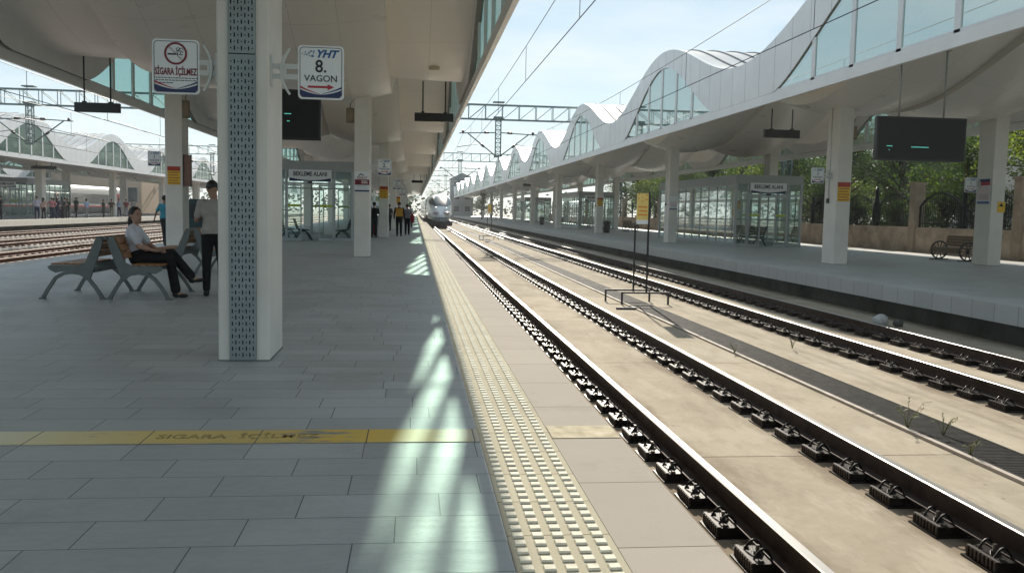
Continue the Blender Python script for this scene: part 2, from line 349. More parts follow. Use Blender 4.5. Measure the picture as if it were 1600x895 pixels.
# faded yellow line across the platform
def line_mat():
    m = bpy.data.materials.new('worn_yellow_paint'); m.use_nodes = True
    nt = m.node_tree; n = nt.nodes; l = nt.links; b = n['Principled BSDF']; b.inputs['Roughness'].default_value = .5
    tc = n.new('ShaderNodeTexCoord'); mp = n.new('ShaderNodeMapping'); mp.inputs['Scale'].default_value = (.6, 4, 1); l.new(tc.outputs['Object'], mp.inputs[0])
    a = n.new('ShaderNodeTexNoise'); a.inputs['Scale'].default_value = 3; a.inputs['Detail'].default_value = 9; a.inputs['Roughness'].default_value = .72; l.new(mp.outputs[0], a.inputs[0])
    sp = n.new('ShaderNodeSeparateXYZ'); l.new(tc.outputs['Object'], sp.inputs[0])
    # paint colour along the line: cream sheen at the left end put into the colour, fresh ochre, worn patch, ochre, brownish cream
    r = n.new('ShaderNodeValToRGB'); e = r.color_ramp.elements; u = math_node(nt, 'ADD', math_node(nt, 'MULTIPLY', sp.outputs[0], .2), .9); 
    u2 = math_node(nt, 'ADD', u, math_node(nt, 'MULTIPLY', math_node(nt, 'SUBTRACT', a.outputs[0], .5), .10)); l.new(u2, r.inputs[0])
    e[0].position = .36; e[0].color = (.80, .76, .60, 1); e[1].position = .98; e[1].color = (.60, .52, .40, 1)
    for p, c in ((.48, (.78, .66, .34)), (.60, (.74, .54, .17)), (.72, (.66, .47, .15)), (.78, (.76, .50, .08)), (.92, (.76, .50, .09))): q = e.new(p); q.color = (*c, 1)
    # wear: a broad scrape around x = -.9 .. -.5 plus specks everywhere
    w = math_node(nt, 'ABSOLUTE', math_node(nt, 'SUBTRACT', sp.outputs[0], -.62)); w = math_node(nt, 'MULTIPLY', math_node(nt, 'SUBTRACT', .42, w), .35)
    w = math_node(nt, 'MAXIMUM', w, 0); k = math_node(nt, 'ADD', a.outputs[0], w); k = math_node(nt, 'MULTIPLY', math_node(nt, 'SUBTRACT', k, .60), 14, True)
    yy = math_node(nt, 'ABSOLUTE', math_node(nt, 'SUBTRACT', sp.outputs[1], 5.4625)); ed = math_node(nt, 'MULTIPLY', math_node(nt, 'SUBTRACT', math_node(nt, 'ADD', yy, math_node(nt, 'MULTIPLY', a.outputs[0], .05)), .173), 60, True)
    k = math_node(nt, 'MAXIMUM', k, ed)
    # slab joints show through
    fx = math_node(nt, 'FRACT', math_node(nt, 'DIVIDE', math_node(nt, 'ADD', sp.outputs[0], .28), .655)); jt = math_node(nt, 'LESS_THAN', fx, .011)
    mx = n.new('ShaderNodeMix'); mx.data_type = 'RGBA'; l.new(k, mx.inputs[0]); l.new(r.outputs[0], mx.inputs[6]); mx.inputs[7].default_value = (.27, .28, .27, 1)
    m2 = n.new('ShaderNodeMix'); m2.data_type = 'RGBA'; l.new(jt, m2.inputs[0]); l.new(mx.outputs[2], m2.inputs[6]); m2.inputs[7].default_value = (.07, .07, .06, 1)
    l.new(m2.outputs[2], b.inputs['Base Color']); return m
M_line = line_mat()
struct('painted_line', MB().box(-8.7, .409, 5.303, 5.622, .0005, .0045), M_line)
struct('painted_line', MB().box(.868, 1.297, 5.37, 5.68, .0015, .0050), mat('worn_cream_paint', (.43, .375, .26), .9, var=.3, scale=9, spec=.1))
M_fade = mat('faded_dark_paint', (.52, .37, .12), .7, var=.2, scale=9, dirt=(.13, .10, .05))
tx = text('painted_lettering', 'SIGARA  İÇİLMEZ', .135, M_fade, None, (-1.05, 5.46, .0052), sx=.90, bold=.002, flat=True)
tx['kind'] = 'structure'
# right platform
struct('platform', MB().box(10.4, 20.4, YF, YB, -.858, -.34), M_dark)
struct('platform_paving', MB().box(10.37, 20.6, YF, YB, -.335, 0), M_tile)
struct('platform_edge', MB().box(9.95, 10.368, YF, YB, -.32, .003), M_cop)
struct('footpath', MB().box(20.604, 21.98, YF, 160, -.86, -.02), M_sunconc)
# far left platform (third line of canopies)
ZL = .08
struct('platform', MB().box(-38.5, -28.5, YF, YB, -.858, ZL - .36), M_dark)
struct('platform_paving', MB().box(-38.6, -28.43, YF, YB, ZL - .355, ZL), mat('far_paving', (.24, .24, .24), .5, var=.2, scale=2))
struct('platform_edge', MB().box(-28.428, -27.95, YF, YB, ZL - .42, ZL + .003), mat('cream_edge', (.66, .62, .54), .7, var=.1))

# ---------------------------------------------------------------- rails on the slab
M_rust = mat('rusty_rail_steel', (.035, .016, .010), .6, .35, var=.4, scale=8, bump=.2, bscale=80)
M_run = mat('polished_rail_head', (.42, .40, .38), .36, 1.0, var=.12, scale=5, stretch=(20, .4, 1))
M_clip = mat('dark_oiled_steel', (.014, .010, .008), .38, .6, var=.35, scale=30, bump=.15, bscale=120)
M_rib = mat('brown_cast_iron', (.028, .015, .011), .55, .3, var=.4, scale=25)
def rail_mb(x, zt=-.49, y0=YF, y1=YB):
    b = MB(); P = [(-.075, -.172), (-.075, -.160), (-.012, -.138), (-.0085, -.055), (-.036, -.042), (-.036, -.006), (-.028, 0), (.028, 0), (.036, -.006), (.036, -.042), (.0085, -.055), (.012, -.138), (.075, -.160), (.075, -.172)]
    n = len(P); vs = [(x + p[0], y0, zt + p[1]) for p in P] + [(x + p[0], y1, zt + p[1]) for p in P]
    for i in range(n):
        b.add([vs[i], vs[n + i], vs[n + (i + 1) % n], vs[(i + 1) % n]], [(0, 1, 2, 3)], 1 if 5 <= i <= 7 else 0)
    b.add([vs[i] for i in range(n)], [tuple(range(n))]); return b
def fastener_mb(detail=True):
    b = MB(); z = Z0
    b.box(-.235, .235, -.17, .17, z + .0005, z + .012, 0)                 # base plate
    b.box(-.078, .078, -.15, .15, z + .012, -.6625, 0)                    # pad under the foot
    for s in (-1, 1):
        xs = sorted((s * .085, s * .205))
        b.box(xs[0], xs[1], -.15, .15, z + .012, z + .072, 0)
        if detail:
            for k in range(8):
                y = -.135 + k * .0386; a = sorted((s * .205, s * .217))
                b.box(a[0], a[1], y - .010, y + .010, z + .014, z + .074, 1)
            b.box(*sorted((s * .188, s * .212)), -.152, .152, z + .070, z + .080, 1)
            for yc in (-.078, .078):                                        # the two hoops of the spring clip
                pts = [(s * (.185 - .13 * t), yc, z + .062 + .075 * math.sin(PI * t)) for t in [i / 8 for i in range(9)]]
                b.tube(pts, .0085, 5, 0)
            b.tube([(s * .06, -.078, z + .075), (s * .055, 0, z + .082), (s * .06, .078, z + .075)], .008, 5, 0)
            b.cyl((s * .125, 0), .024, z + .07, z + .092, 8, 2); b.cyl((s * .125, 0), .013, z + .09, z + .135, 7, 2)
            for yc in (-.115, .115): b.cyl((s * .15, yc), .016, z + .07, z + .085, 6, 2)
        else:
            b.box(*sorted((s * .09, s * .18)), -.1, .1, z + .072, z + .105, 0)
    return b
M_nut = mat('worn_bolt_steel', (.12, .11, .10), .35, .8, var=.3, scale=40)
fast_me = fastener_mb().mesh('rail_fastener', [M_clip, M_rib, M_nut])
rail_lab = ['rail running closest to our platform edge, leftmost of the four on the pale slab',
            'second rail from our platform edge, on the track the train comes on',
            'third rail on the pale slab, lit one just right of the black drain grate',
            'fourth rail, lying in shade closest to the right platform wall']
for k, x in enumerate((2.23, 3.735, 6.83, 8.335)):
    t = thing('rail', rail_lab[k], 'rail', (x, 0, Z0), 0, 'rails on the concrete slab')
    rail_mb(x).build('rail_profile', [M_rust, M_run], t)
    y = [3.26, 3.7, 7.3, 9.0][k] + .1 * k; cnt = 0
    far = MB()
    while y < 140:
        if cnt < 98:
            o = bpy.data.objects.new('rail_fastener', fast_me); COL.objects.link(o); o.parent = t; o.location = (0, y, -Z0); cnt += 1
        else:
            q = MB(); q.box(-.22, .22, -.15, .15, Z0, Z0 + .075); q.box(-.1, .1, -.1, .1, Z0 + .07, Z0 + .1)
            far.add([(v[0] + x, v[1] + y, v[2]) for v in q.v], q.f)
        y += .61
    o = far.build('distant_fasteners', M_clip, t); o['kind'] = 'stuff'
# drain grate between the tracks
M_grate = mat('black_grate_iron', (.016, .015, .015), .8, .0, var=.3, scale=10, spec=.08)
g = thing('drain_grate', 'long black slotted drain grate set in the slab between the two tracks', 'drain grate', (5.38, 10, Z0))
b = MB(); b.box(5.00, 5.03, YF, 200, Z0 + .003, Z0 + .03); b.box(5.50, 5.53, YF, 200, Z0 + .003, Z0 + .03); b.box(5.03, 5.50, 60, 200, Z0 + .012, Z0 + .024)
y = 4.0
while y < 60: b.box(5.03, 5.50, y, y + .034, Z0 + .010, Z0 + .027); y += .048
b.build('grate_bars', M_grate, g)
MB().box(5.031, 5.499, YF, 60, Z0 + .002, Z0 + .006).build('dark_sheet', mat('drain_black', (.008, .008, .008), .9, var=0), g)  # flat black sheet: the drain's dark depth put into its colour
struct('kerb_strip', (lambda b: [b.box(4.94, 4.995, y, y + 2.97, Z0 + .001, Z0 + .028 + .006 * random.random()) for y in [YF + 3 * i for i in range(66)]] and b)(MB()), mat('pale_kerb', (.40, .34, .29), .8, var=.25, scale=6))

# ---------------------------------------------------------------- ballasted tracks on the left
M_sleep = mat('pale_concrete_sleeper', (.50, .46, .42), .8, var=.2, scale=5)
M_brown = mat('brown_rail', (.13, .06, .04), .6, .3, var=.3, scale=4)
sl = MB(); sl.prism([(-1.3, -.02), (-1.3, .17), (-.9, .19), (-.5, .12), (.5, .12), (.9, .19), (1.3, .17), (1.3, -.02)], -.13, .13, 'y')
for s in (-1, 1):
    for e in (-1, 1): sl.box(s * .75 + e * .13 - .05, s * .75 + e * .13 + .05, -.07, .07, .18, .225, 1)
sl_me = sl.mesh('sleeper', [M_sleep, M_clip])
for k, (xc, y00, lab) in enumerate([(-13.45, 18, 'ballasted track on the left nearest our platform, brown rails on pale sleepers'),
                               (-17.95, 25, 'middle ballasted track on the left, between two other ballasted tracks'),
                               (-22.9, 36, 'ballasted track on the left running closest to the far platform wall')]):
    t = thing('railway_track', lab, 'railway track', (xc, 0, Z0), 0, 'ballasted tracks left of the platform')
    for s in (-1, 1): rail_mb(xc + s * .75, -.37).build('rail', [M_brown, mat('dull_rail_head', (.30, .22, .18), .6, .2, var=.2)], t)
    y = y00; cnt = 0; far = MB()
    while y < 160:
        if cnt < 98:
            o = bpy.data.objects.new('sleeper', sl_me); COL.objects.link(o); o.parent = t; o.location = (0, y, 0); cnt += 1
        else: far.box(xc - 1.3, xc + 1.3, y - .13, y + .13, Z0, Z0 + .18)
        y += .62
    o = far.build('distant_sleepers', M_sleep, t); o['kind'] = 'stuff'

# ================================================================ CANOPIES
M_white = mat('white_cladding', (.78, .78, .77), .35, var=.06, scale=1.2, bump=.03, bscale=2)
M_roof = mat('pale_metal_roof', (.62, .60, .58), .42, .15, var=.12, scale=.8)
M_seam = mat('roof_seam_grey', (.25, .25, .26), .4, .4, var=.1)
M_ceil = tile_mat('cream_ceiling_panel', (.87, .81, .74), (.62, .575, .52), 1.08, 2.24, jw=.010, var=.04, rough=.36, bump=.12, shift=0, grain=3)
M_ceil2 = tile_mat('shaded_ceiling_panel', (.74, .70, .64), (.50, .47, .43), 1.08, 2.24, jw=.010, var=.05, rough=.32, bump=.12, shift=0, grain=3)  # same panels toned darker: shade of the centre undersides put into the colour
M_frame = mat('white_window_frame', (.74, .75, .75), .4, var=.05)
M_teal = glass('teal_window_glass', (.47, .68, .62), refl=.50, alpha=.16, veil=(.24, .42, .39))
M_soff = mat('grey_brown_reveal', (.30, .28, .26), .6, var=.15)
PER = 17.9
def f_outer(t): return 6.75 + .95 * math.cos(2 * PI * t / PER)
def f_inner(t):
    t = (t + PER / 2) % PER - PER / 2
    return 4.45 + 2.6 * (.5 + .5 * math.cos(PI * t / 7.8)) if abs(t) < 7.8 else 4.45
def canopy(label, xa, xb, pa, pb, y0, y1, dz=0.0, step=.44, group='wave roofed platform canopies', inside=True, fine=True, dza=0.0):
    """xa/xb: west and east edge; pa/pb: y of a crest on each edge"""
    t = thing('platform_canopy', label, 'canopy', ((xa + xb) / 2, y0, 4.4 + dz), 0, group)
    N = int((y1 - y0) / step); ys = [y0 + (y1 - y0) * i / N for i in range(N + 1)]
    def ph(x): return pa + (pb - pa) * (x - xa) / (xb - xa)
    def lift(x): return dz + dza * (xb - x) / (xb - xa)
    # roof skin
    b = MB(); xs = [xa + .06 + (xb - xa - .12) * i / 12 for i in range(13)]
    vs = [(x, y, f_outer(y - ph(x)) + lift(x) - .015) for y in ys for x in xs]; n = len(xs)
    b.add(vs, [(i * n + j, i * n + j + 1, (i + 1) * n + j + 1, (i + 1) * n + j) for i in range(N) for j in range(n - 1)], 0, True)
    k = len(b.v)
    b.add([(v[0], v[1], v[2] - .05) for v in vs], [(i * n + j, (i + 1) * n + j, (i + 1) * n + j + 1, i * n + j + 1) for i in range(N) for j in range(n - 1)], 0, True)
    rf = b.build('roof', M_roof, t)
    b = MB(); m = int((xb - xa) / .75)
    for q in range(1, m):
        x = xa + (xb - xa) * q / m
        for i in range(N):
            z1 = f_outer(ys[i] - ph(x)) + lift(x); z2 = f_outer(ys[i + 1] - ph(x)) + lift(x)
            b.add([(x - .02, ys[i], z1 - .02), (x + .02, ys[i], z1 - .02), (x + .02, ys[i + 1], z2 - .02), (x - .02, ys[i + 1], z2 - .02), (x - .02, ys[i], z1 + .035), (x + .02, ys[i], z1 + .035), (x + .02, ys[i + 1], z2 + .035), (x - .02, ys[i + 1], z2 + .035)],
                  [(4, 5, 6, 7), (0, 4, 7, 3), (1, 2, 6, 5)])
    b.build('roof_seams', M_seam, rf)
    for (e, p, s) in ((xb, pb, 1), (xa, pa, -1)):
        L = lift(e)
        # wavy band
        b = MB(); o_, i_ = e, e - s * .16
        for i in range(N):
            ya, yb_ = ys[i], ys[i + 1]; oa, ob = f_outer(ya - p) + L, f_outer(yb_ - p) + L
            ia, ib = max(4.66, f_inner(ya - p)) + L, max(4.66, f_inner(yb_ - p)) + L
            q = [(o_, ya, ia), (o_, yb_, ib), (o_, yb_, ob), (o_, ya, oa)]; r_ = [(i_, v[1], v[2]) for v in q]
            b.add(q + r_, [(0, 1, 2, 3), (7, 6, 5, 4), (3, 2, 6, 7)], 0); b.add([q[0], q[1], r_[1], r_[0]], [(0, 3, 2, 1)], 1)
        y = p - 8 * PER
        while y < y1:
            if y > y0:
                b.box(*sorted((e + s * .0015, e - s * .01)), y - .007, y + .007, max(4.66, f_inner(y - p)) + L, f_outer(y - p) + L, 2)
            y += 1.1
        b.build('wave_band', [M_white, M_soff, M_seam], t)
        b = MB(); b.box(*sorted((e, e - s * .09)), y0, y1, 4.40 + L, 4.655 + L)
        b.build('edge_beam', M_white, t)
        # arched windows
        c = p - 8 * PER
        while c < y1:
            if c + 6 > y0 and c - 6 < y1:
                a0, a1 = max(y0, c - 7.2), min(y1, c + 7.2); nn = 24; g0 = e - s * .04
                bb = MB(); Y = [a0 + (a1 - a0) * i / nn for i in range(nn + 1)]
                Zt = [max(4.66, f_inner(v - p)) + L + .02 for v in Y]
                for i in range(nn): bb.add([(g0, Y[i], 4.64 + L), (g0, Y[i + 1], 4.64 + L), (g0, Y[i + 1], Zt[i + 1]), (g0, Y[i], Zt[i])], [(0, 1, 2, 3)])
                w = bb.build('arched_window', M_teal, t)
                bb = MB()
                for q in range(-2, 3):
                    yy = c + q * 2.0
                    if y0 < yy < y1: bb.box(*sorted((g0 + s * .025, g0 - s * .04)), yy - .095, yy + .095, 4.66 + L, f_inner(yy - p) + L)
                bb.box(*sorted((g0 + s * .025, g0 - s * .02)), a0 + .5, a1 - .5, 4.66 + L, 4.72 + L)
                bb.build('window_frame', M_frame, w)
            c += PER
    # ceiling: four bands with stepped, drooping undersides
    wd = xb - xa; E = 2.25
    secs = [(xa + .10, xa + E, 5.05, 2.15, 0), (xa + E, xa + E + (wd / 2 - E), 4.74, 2.0, 1), (xa + wd / 2, xb - E, 4.60, 1.9, 1), (xb - E, xb - .10, 5.05, 2.15, 0)]
    b = MB(); prev = None
    def fc(x, y, z, a, droop): 
        tt = y - ph(x)
        return z + a * (.5 + .5 * math.cos(2 * PI * tt / PER)) + lift(x)
    for (sa, sb, z, a, kind) in secs:
        nx = 6; X = [sa + (sb - sa) * i / nx for i in range(nx + 1)]
        vs = []
        for y in ys:
            for j, x in enumerate(X):
                u = j / nx; bow = (.34 if kind else .0) * math.sin(PI * u) * (.5 - .5 * math.cos(2 * PI * (y - ph(x)) / PER))
                vs.append((x, y, fc(x, y, z, a, 0) - bow))
        n = nx + 1
        b.add(vs, [(i * n + j, (i + 1) * n + j, (i + 1) * n + j + 1, i * n + j + 1) for i in range(N) for j in range(nx)], 1 if kind else 0, True)
    for x, (z1, a1), (z2, a2) in ((xa + E, (5.05, 2.15), (4.74, 2.0)), (xa + wd / 2, (4.74, 2.0), (4.60, 1.9)), (xb - E, (4.60, 1.9), (5.05, 2.15))):
        vs = []
        for y in ys: vs += [(x, y, fc(x, y, z1, a1, 0)), (x, y, fc(x, y, z2, a2, 0))]
        b.add(vs, [(2 * i, 2 * i + 1, 2 * i + 3, 2 * i + 2) for i in range(N)], 0)
    for (x, s) in ((xa + .10, 1), (xb - .10, -1)):                                 # lip above the windows
        vs = []
        for y in ys: vs += [(x, y, fc(x, y, 5.05, 2.15, 0)), (x, y, max(4.66, f_inner(y - (pa if s > 0 else pb))) + lift(x))]
        b.add(vs, [(2 * i, 2 * i + 1, 2 * i + 3, 2 * i + 2) for i in range(N)], 1)
    b.build('ceiling', [M_ceil, M_ceil2], t)
    b = MB()                                                                # open end closed by a gable
    return t
canopy('wave roof canopy over the grey paved platform we stand on', -9.5, 1.53, 15.6, 17.7, -5.5, 230, dz=.18, dza=.06)
canopy('long white wave canopy with teal arched windows above the right platform', 9.84, 20.8, 17.7, 17.7, -5.5, 230, dz=.18)
canopy('white wave canopy with arched windows over the busy platform across the tracks at left', -38.6, -28.0, 69.3, 69.3, 8, 236, dz=.08, step=.8)
canopy('farthest wave canopy, seen low behind the white train at left', -64, -54, 66, 66, 20, 236, dz=.2, step=1.1)

# ---------------------------------------------------------------- columns
M_dgrey = mat('dark_grey_metal', (.05, .055, .06), .45, .3, var=.15)
M_col = mat('white_painted_column', (.72, .69, .63), .55, var=.10, scale=1.3, bump=.08, bscale=6)
def column(xc, yc, label, group, w=.45, d=.8, top=4.62, z=0.0, cat='column'):
    t = thing('platform_column', label, cat, (xc, yc, z), 0, group)
    if 12 < xc < 13.5:
        b = MB(); b.tube([(xc - w / 2 - .02, yc + .1, 2.0), (xc - w / 2 - .02, yc + .1, top - .1)], .016, 6); b.build('conduit', M_frame, t); MB().box(xc - w / 2 - .06, xc - w / 2 - .002, yc + .05, yc + .15, 1.86, 2.0).build('switch_box', M_dgrey, t)
    b = MB(); b.bbox(xc - w / 2, xc + w / 2, yc - d / 2, yc + d / 2, z, top, .015)
    b.build('shaft', M_col, t)
    b = MB(); b.bbox(xc - w / 2 - .006, xc + w / 2 + .006, yc - d / 2 - .006, yc + d / 2 + .006, z, z + .014, .015)
    b.build('base_trim', mat('scuffed_base', (.20, .20, .19), .7, var=.4, scale=20), t)
    return t
C0, CS = 8.59, 17.9
for i in range(9):
    y = C0 + CS * i
    if i == 0: lab = 'broad white column nearest the camera, with a perforated grey panel up its front'
    elif i == 1: lab = 'white column behind the hanging screen, with a red and white notice on its front'
    elif i == 2: lab = 'white column carrying a red and yellow notice, just left of the walking pair'
    else: lab = '%s white column along the track side of our platform' % ORD[i]
    column(-1.525, y, lab, 'white columns along the track side of our platform', top=4.86)
for i, (x, y) in enumerate([(-7.72, 30.2), (-7.72, 48.1), (-7.72, 66), (-7.72, 83.9), (-7.72, 101.8)]):
    column(x, y, 'cream column behind the seated woman, with a yellow and red notice' if i == 0 else 'cream column of our platform’s left row, %s beyond the seated woman' % ORD[i - 1], 'columns of the left row on our platform', top=5.1, w=.54)
for i in range(9):
    y = 26.25 + CS * i
    lab = ['white column with a red and yellow notice, left of the big hanging screen',
           'white column against the near corner of the right waiting room glass',
           'third white column back on the track side of the right platform, black bin beside it'][i] if i < 3 else '%s white column back on the track side of the right platform' % ORD[i]
    column(12.905, y, lab, 'white columns along the track side of the right platform', top=4.86)
for i in range(8):
    y = 26.8 + CS * i
    column(18.3, y, 'white column near the right picture edge, with a blue and red poster' if i == 0 else '%s column of the right platform’s rear row, seen beneath the canopy' % ORD[i], 'columns of the rear row on the right platform', top=4.95)
for i in range(7):
    y = 69.3 + 8.95 - 2 * CS + CS * i
    for x, g in ((-31.0, 'front'), (-35.6, 'rear')):
        column(x, y, '%s cream column from the left in the %s row of the busy far platform' % (ORD[i], g), 'cream columns of the %s row on the far platform' % g, z=ZL, top=4.9, w=.55)
# ================================================================ SIGNS, SCREENS, NOTICES
P_white = mat('sign_white', (.78, .80, .80), .35, var=.03)
P_navy = mat('sign_navy', (.012, .022, .10), .4, var=0)
P_red = mat('sign_red', (.42, .015, .03), .4, var=0)
P_dred = mat('sign_dark_red', (.20, .008, .016), .4, var=0)
P_ink = mat('sign_ink', (.02, .022, .03), .5, var=0)
P_blue = mat('sign_blue', (.02, .10, .28), .4, var=0)
P_grey = mat('sign_grey', (.35, .37, .40), .5, var=0)
P_pink = mat('sign_pale_pink', (.75, .62, .62), .5, var=0)
P_yel = mat('notice_yellow', (.72, .46, .03), .5, var=.08, scale=10)
P_yred = mat('notice_red', (.42, .04, .02), .5, var=.08)
P_alu = mat('painted_bracket', (.58, .60, .58), .4, var=.05)
M_blk = mat('black_plastic', (.012, .012, .013), .35, var=.1)

def rrect(w, h, r, n=5):
    P = []
    for cx, cz, a0 in ((w / 2 - r, h / 2 - r, 0), (-w / 2 + r, h / 2 - r, 90), (-w / 2 + r, -h / 2 + r, 180), (w / 2 - r, -h / 2 + r, 270)):
        for i in range(n + 1):
            a = R(a0 + 90 * i / n); P.append((cx + r * math.cos(a), cz + r * math.sin(a)))
    return P
def plate_base(t, w, h):
    b = MB(); b.prism(rrect(w, h, .035), -.012, .012, 'y'); b.build('plate', P_white, t, local=True)
    b = MB(); b.strip(rrect(w - .035, h - .035, .03), .005, -.0140, -.0122, 0, closed=True); b.build('border', P_ink, t, local=True)
def swoosh(t, w, h):
    iw = w / 2 - .02; zb = -h / 2 + .02; n = 14
    b = MB()
    top = [(-iw + 2 * iw * i / n, zb + .022 + .042 * abs(2 * i / n - 1) ** 1.8) for i in range(n + 1)]
    b.prism([(-iw + .02, zb), (iw - .02, zb), (iw, zb + .02)] + top[::-1] + [(-iw, zb + .02)], -.0150, -.0142, 'y'); b.build('swoosh', P_navy, t, local=True)
    b = MB()
    L = [(-iw + 2 * iw * i / n * .48, zb + .088 - .062 * (i / n) ** .8) for i in range(n + 1)]
    for i in range(n): b.bar((L[i][0], -.0150, L[i][1]), (L[i + 1][0], -.0150, L[i + 1][1]), .014 * (1 - i / n) + .002, .001, up=(0, 1, 0))
    b.build('red_stripe', P_red, t, local=True)
    b = MB()
    L = [(iw - 2 * iw * i / n * .48, zb + .088 - .062 * (i / n) ** .8) for i in range(n + 1)]
    for i in range(n): b.bar((L[i][0], -.0152, L[i][1]), (L[i + 1][0], -.0152, L[i + 1][1]), .012 * (1 - i / n) + .002, .001, up=(0, 1, 0))
    b.build('blue_stripe', P_navy, t, local=True)
def bracket(t, s, w, wall):
    """double arm and crescent fixing the plate to the column on side s (+1: column to the right)"""
    b = MB(); x0, x1 = sorted((s * (w / 2 - .02), s * wall))
    for z in (.045, -.045): b.box(x0, x1, -.008, .008, z - .022, z + .022)
    b.box(s * wall - .012, s * wall + .012, -.05, .05, -.13, .13)
    xm = s * (w / 2 + (wall - w / 2) * .52)
    b.box(*sorted((xm - .018, xm + .018)), -.009, .009, -.045, .045)
    P = []
    for i in range(13):
        a = -1 + 2 * i / 12; P.append((xm + s * (.02 - .075 * (1 - a * a)) * -1 - s * .03, a * .20))
    for i in range(12):
        wd = .055 * (1 - (abs(-1 + (2 * i + 1) / 12)) ** 2.2) + .012
        b.bar((P[i][0], 0, P[i][1]), (P[i + 1][0], 0, P[i + 1][1]), .020, wd, up=(0, 1, 0))
    b.build('bracket', P_alu, t, local=True)
# no smoking sign
t = thing('no_smoking_sign', 'square white sign reading SİGARA İÇİLMEZ with a crossed-out cigarette, left of the nearest column', 'sign', (-2.12, 8.3, 2.615))
w, h = .405, .475
plate_base(t, w, h); swoosh(t, w, h); bracket(t, 1, w, .36)
b = MB(); c = [(.104 * math.cos(2 * PI * i / 32), .115 + .088 + -.088 + .104 * math.sin(2 * PI * i / 32)) for i in range(32)]
b.strip([(p[0] * .86, (p[1] - .115) * .86 + .115) for p in c], .018, -.0160, -.0145, 0, closed=True)
b.bar((-.062, -.0155, .179), (.062, -.0155, .051), .002, .017, up=(0, 1, 0)); b.build('ban_ring', P_dred, t, local=True)
b = MB(); b.box(-.070, .0, -.0148, -.0141, .102, .116); b.build('cigarette', P_ink, t, local=True)
b = MB()
for k, (sx_, sz, r_) in enumerate(((.030, .128, .018), (.045, .142, .02), (.022, .15, .016), (.052, .12, .012))):
    b.strip([(sx_ + r_ * math.cos(.5 * i), sz + r_ * math.sin(.5 * i)) for i in range(9)], .005, -.0148, -.0141)
b.box(.012, .02, -.0148, -.0141, .102, .116); b.box(.028, .062, -.0148, -.0141, .102, .108); b.build('smoke', P_ink, t, local=True)
text('lettering', 'SİGARA İÇİLMEZ', .082, P_dred, t, (0, -.0145, -.045), sx=.56, bold=.0026)
b = MB()
random.seed(3)
for k, (z, e) in enumerate(((-.098, .17), (-.119, .17), (-.141, -.02))):
    x = -.175
    while x < e: 
        q = random.uniform(.012, .03); b.box(x, x + q, -.0148, -.0141, z - .0035, z + .0035); x += q + .006
b.build('small_print', P_ink, t, local=True)
# wagon signs
def wagon_sign(label, loc, num, side, wall, group=None, big=True, arrow=True, w=.405, h=.475):
    t = thing('wagon_sign', label, 'sign', loc, 0, group)
    plate_base(t, w, h); swoosh(t, w, h); bracket(t, side, w, wall)
    text('logo', 'YHT', .092, P_blue, t, (.045, -.0145, h / 2 - .075), sx=1.05, bold=.0038, shear=.35)
    b = MB(); random.seed(5)
    for i in range(26):
        u = random.random(); x = -.165 + .105 * u; z = h / 2 - .075 + random.uniform(-.033, .033) * (.3 + .7 * u); q = .0025 + .004 * u
        b.box(x - q, x + q, -.0148, -.0141, z - q * .8, z + q * .8)
    b.build('logo_dots', P_blue, t, local=True)
    text('numeral', num, .155, P_ink, t, (.0, -.0145, .050), sx=.95, bold=.0022)
    text('lettering', 'VAGON', .080, P_ink, t, (0, -.0145, -.055), sx=1.02, bold=.0008)
    if arrow:
        b = MB(); b.prism([(-.115, -.128 + .01), (-.115, -.128 - .01), (.06, -.128 - .01), (.06, -.128 - .026), (.118, -.128), (.06, -.128 + .026), (.06, -.128 + .01)], -.0150, -.0141, 'y')
        b.build('arrow', P_red, t, local=True)
    return t
wagon_sign('white sign reading YHT 8. VAGON with a red arrow, right of the nearest column', (-.857, 8.3, 2.61), '8.', -1, .44)
def at(px, py, Y):
    """world point at depth Y seen at photograph pixel (used only to note down where things stand)"""
    dx, dy = px - VPX, VPY - py
    dx, dy = dx - ROLL * dy, dy + ROLL * dx
    return dx / FPX * Y, Y, CAMZ + dy / FPX * Y
for i, (yc, num, side, lab) in enumerate([(26.4, '2', -1, 'small white wagon sign numbered 2 right of the column behind the hanging screen'),
                       (44.3, '3', -1, 'smaller wagon sign hanging beyond the sign numbered 2'),
                       (62.2, '4', -1, 'tiny wagon sign third in the row receding along our platform')]):
    x = -.90
    wagon_sign(lab, (x, yc, 2.61), num + '.', side, .43, 'wagon signs receding along our platform')
x, y, z = (12.22, 0, 2.69)
wagon_sign('small white wagon sign numbered 1 left of the right platform column', (x, 26.2, z), '1', 1, .46)
x, y, z = (17.68, 0, 2.55)
wagon_sign('wagon sign half hidden behind the rear column with the poster at right', (x, 26.9, z), '1', 1, .38)
x, y, z = (-8.36, 0, 2.86)
wagon_sign('small white wagon sign numbered 1 left of the cream column behind the seated woman', (x, 29.95, z), '1', 1, .37)
# column notices
def notice(label, x, yf, z, w=.40, h=.58, group='red and yellow safety notices'):
    t = thing('safety_notice', label, 'notice', (x, yf, z), 0, group)
    MB().box(-w / 2, w / 2, -.006, 0, -h / 2, h / 2).build('sheet', P_yel, t, local=True)
    MB().box(-w / 2, w / 2, -.009, -.0062, h / 2 - .14, h / 2).build('red_header', P_yred, t, local=True)
    b = MB()
    for k in range(5): b.box(-w / 2 + .03, w / 2 - .03 - .05 * (k % 2), -.0085, -.0062, h / 2 - .205 - .085 * k, h / 2 - .182 - .085 * k)
    b.build('lines_of_print', P_yred, t, local=True)
def col_front(xc, yc, d=.8): return yc - d / 2 - .002
notice('red and yellow notice on the cream column behind the seated woman', -7.72, col_front(0, 30.2), 2.33)
notice('red and yellow notice on the column left of the walking pair', -1.525, col_front(0, C0 + 2 * CS), 2.2)
notice('red and yellow notice on the right platform column nearest the camera', 12.905, col_front(0, 26.25), 2.2)
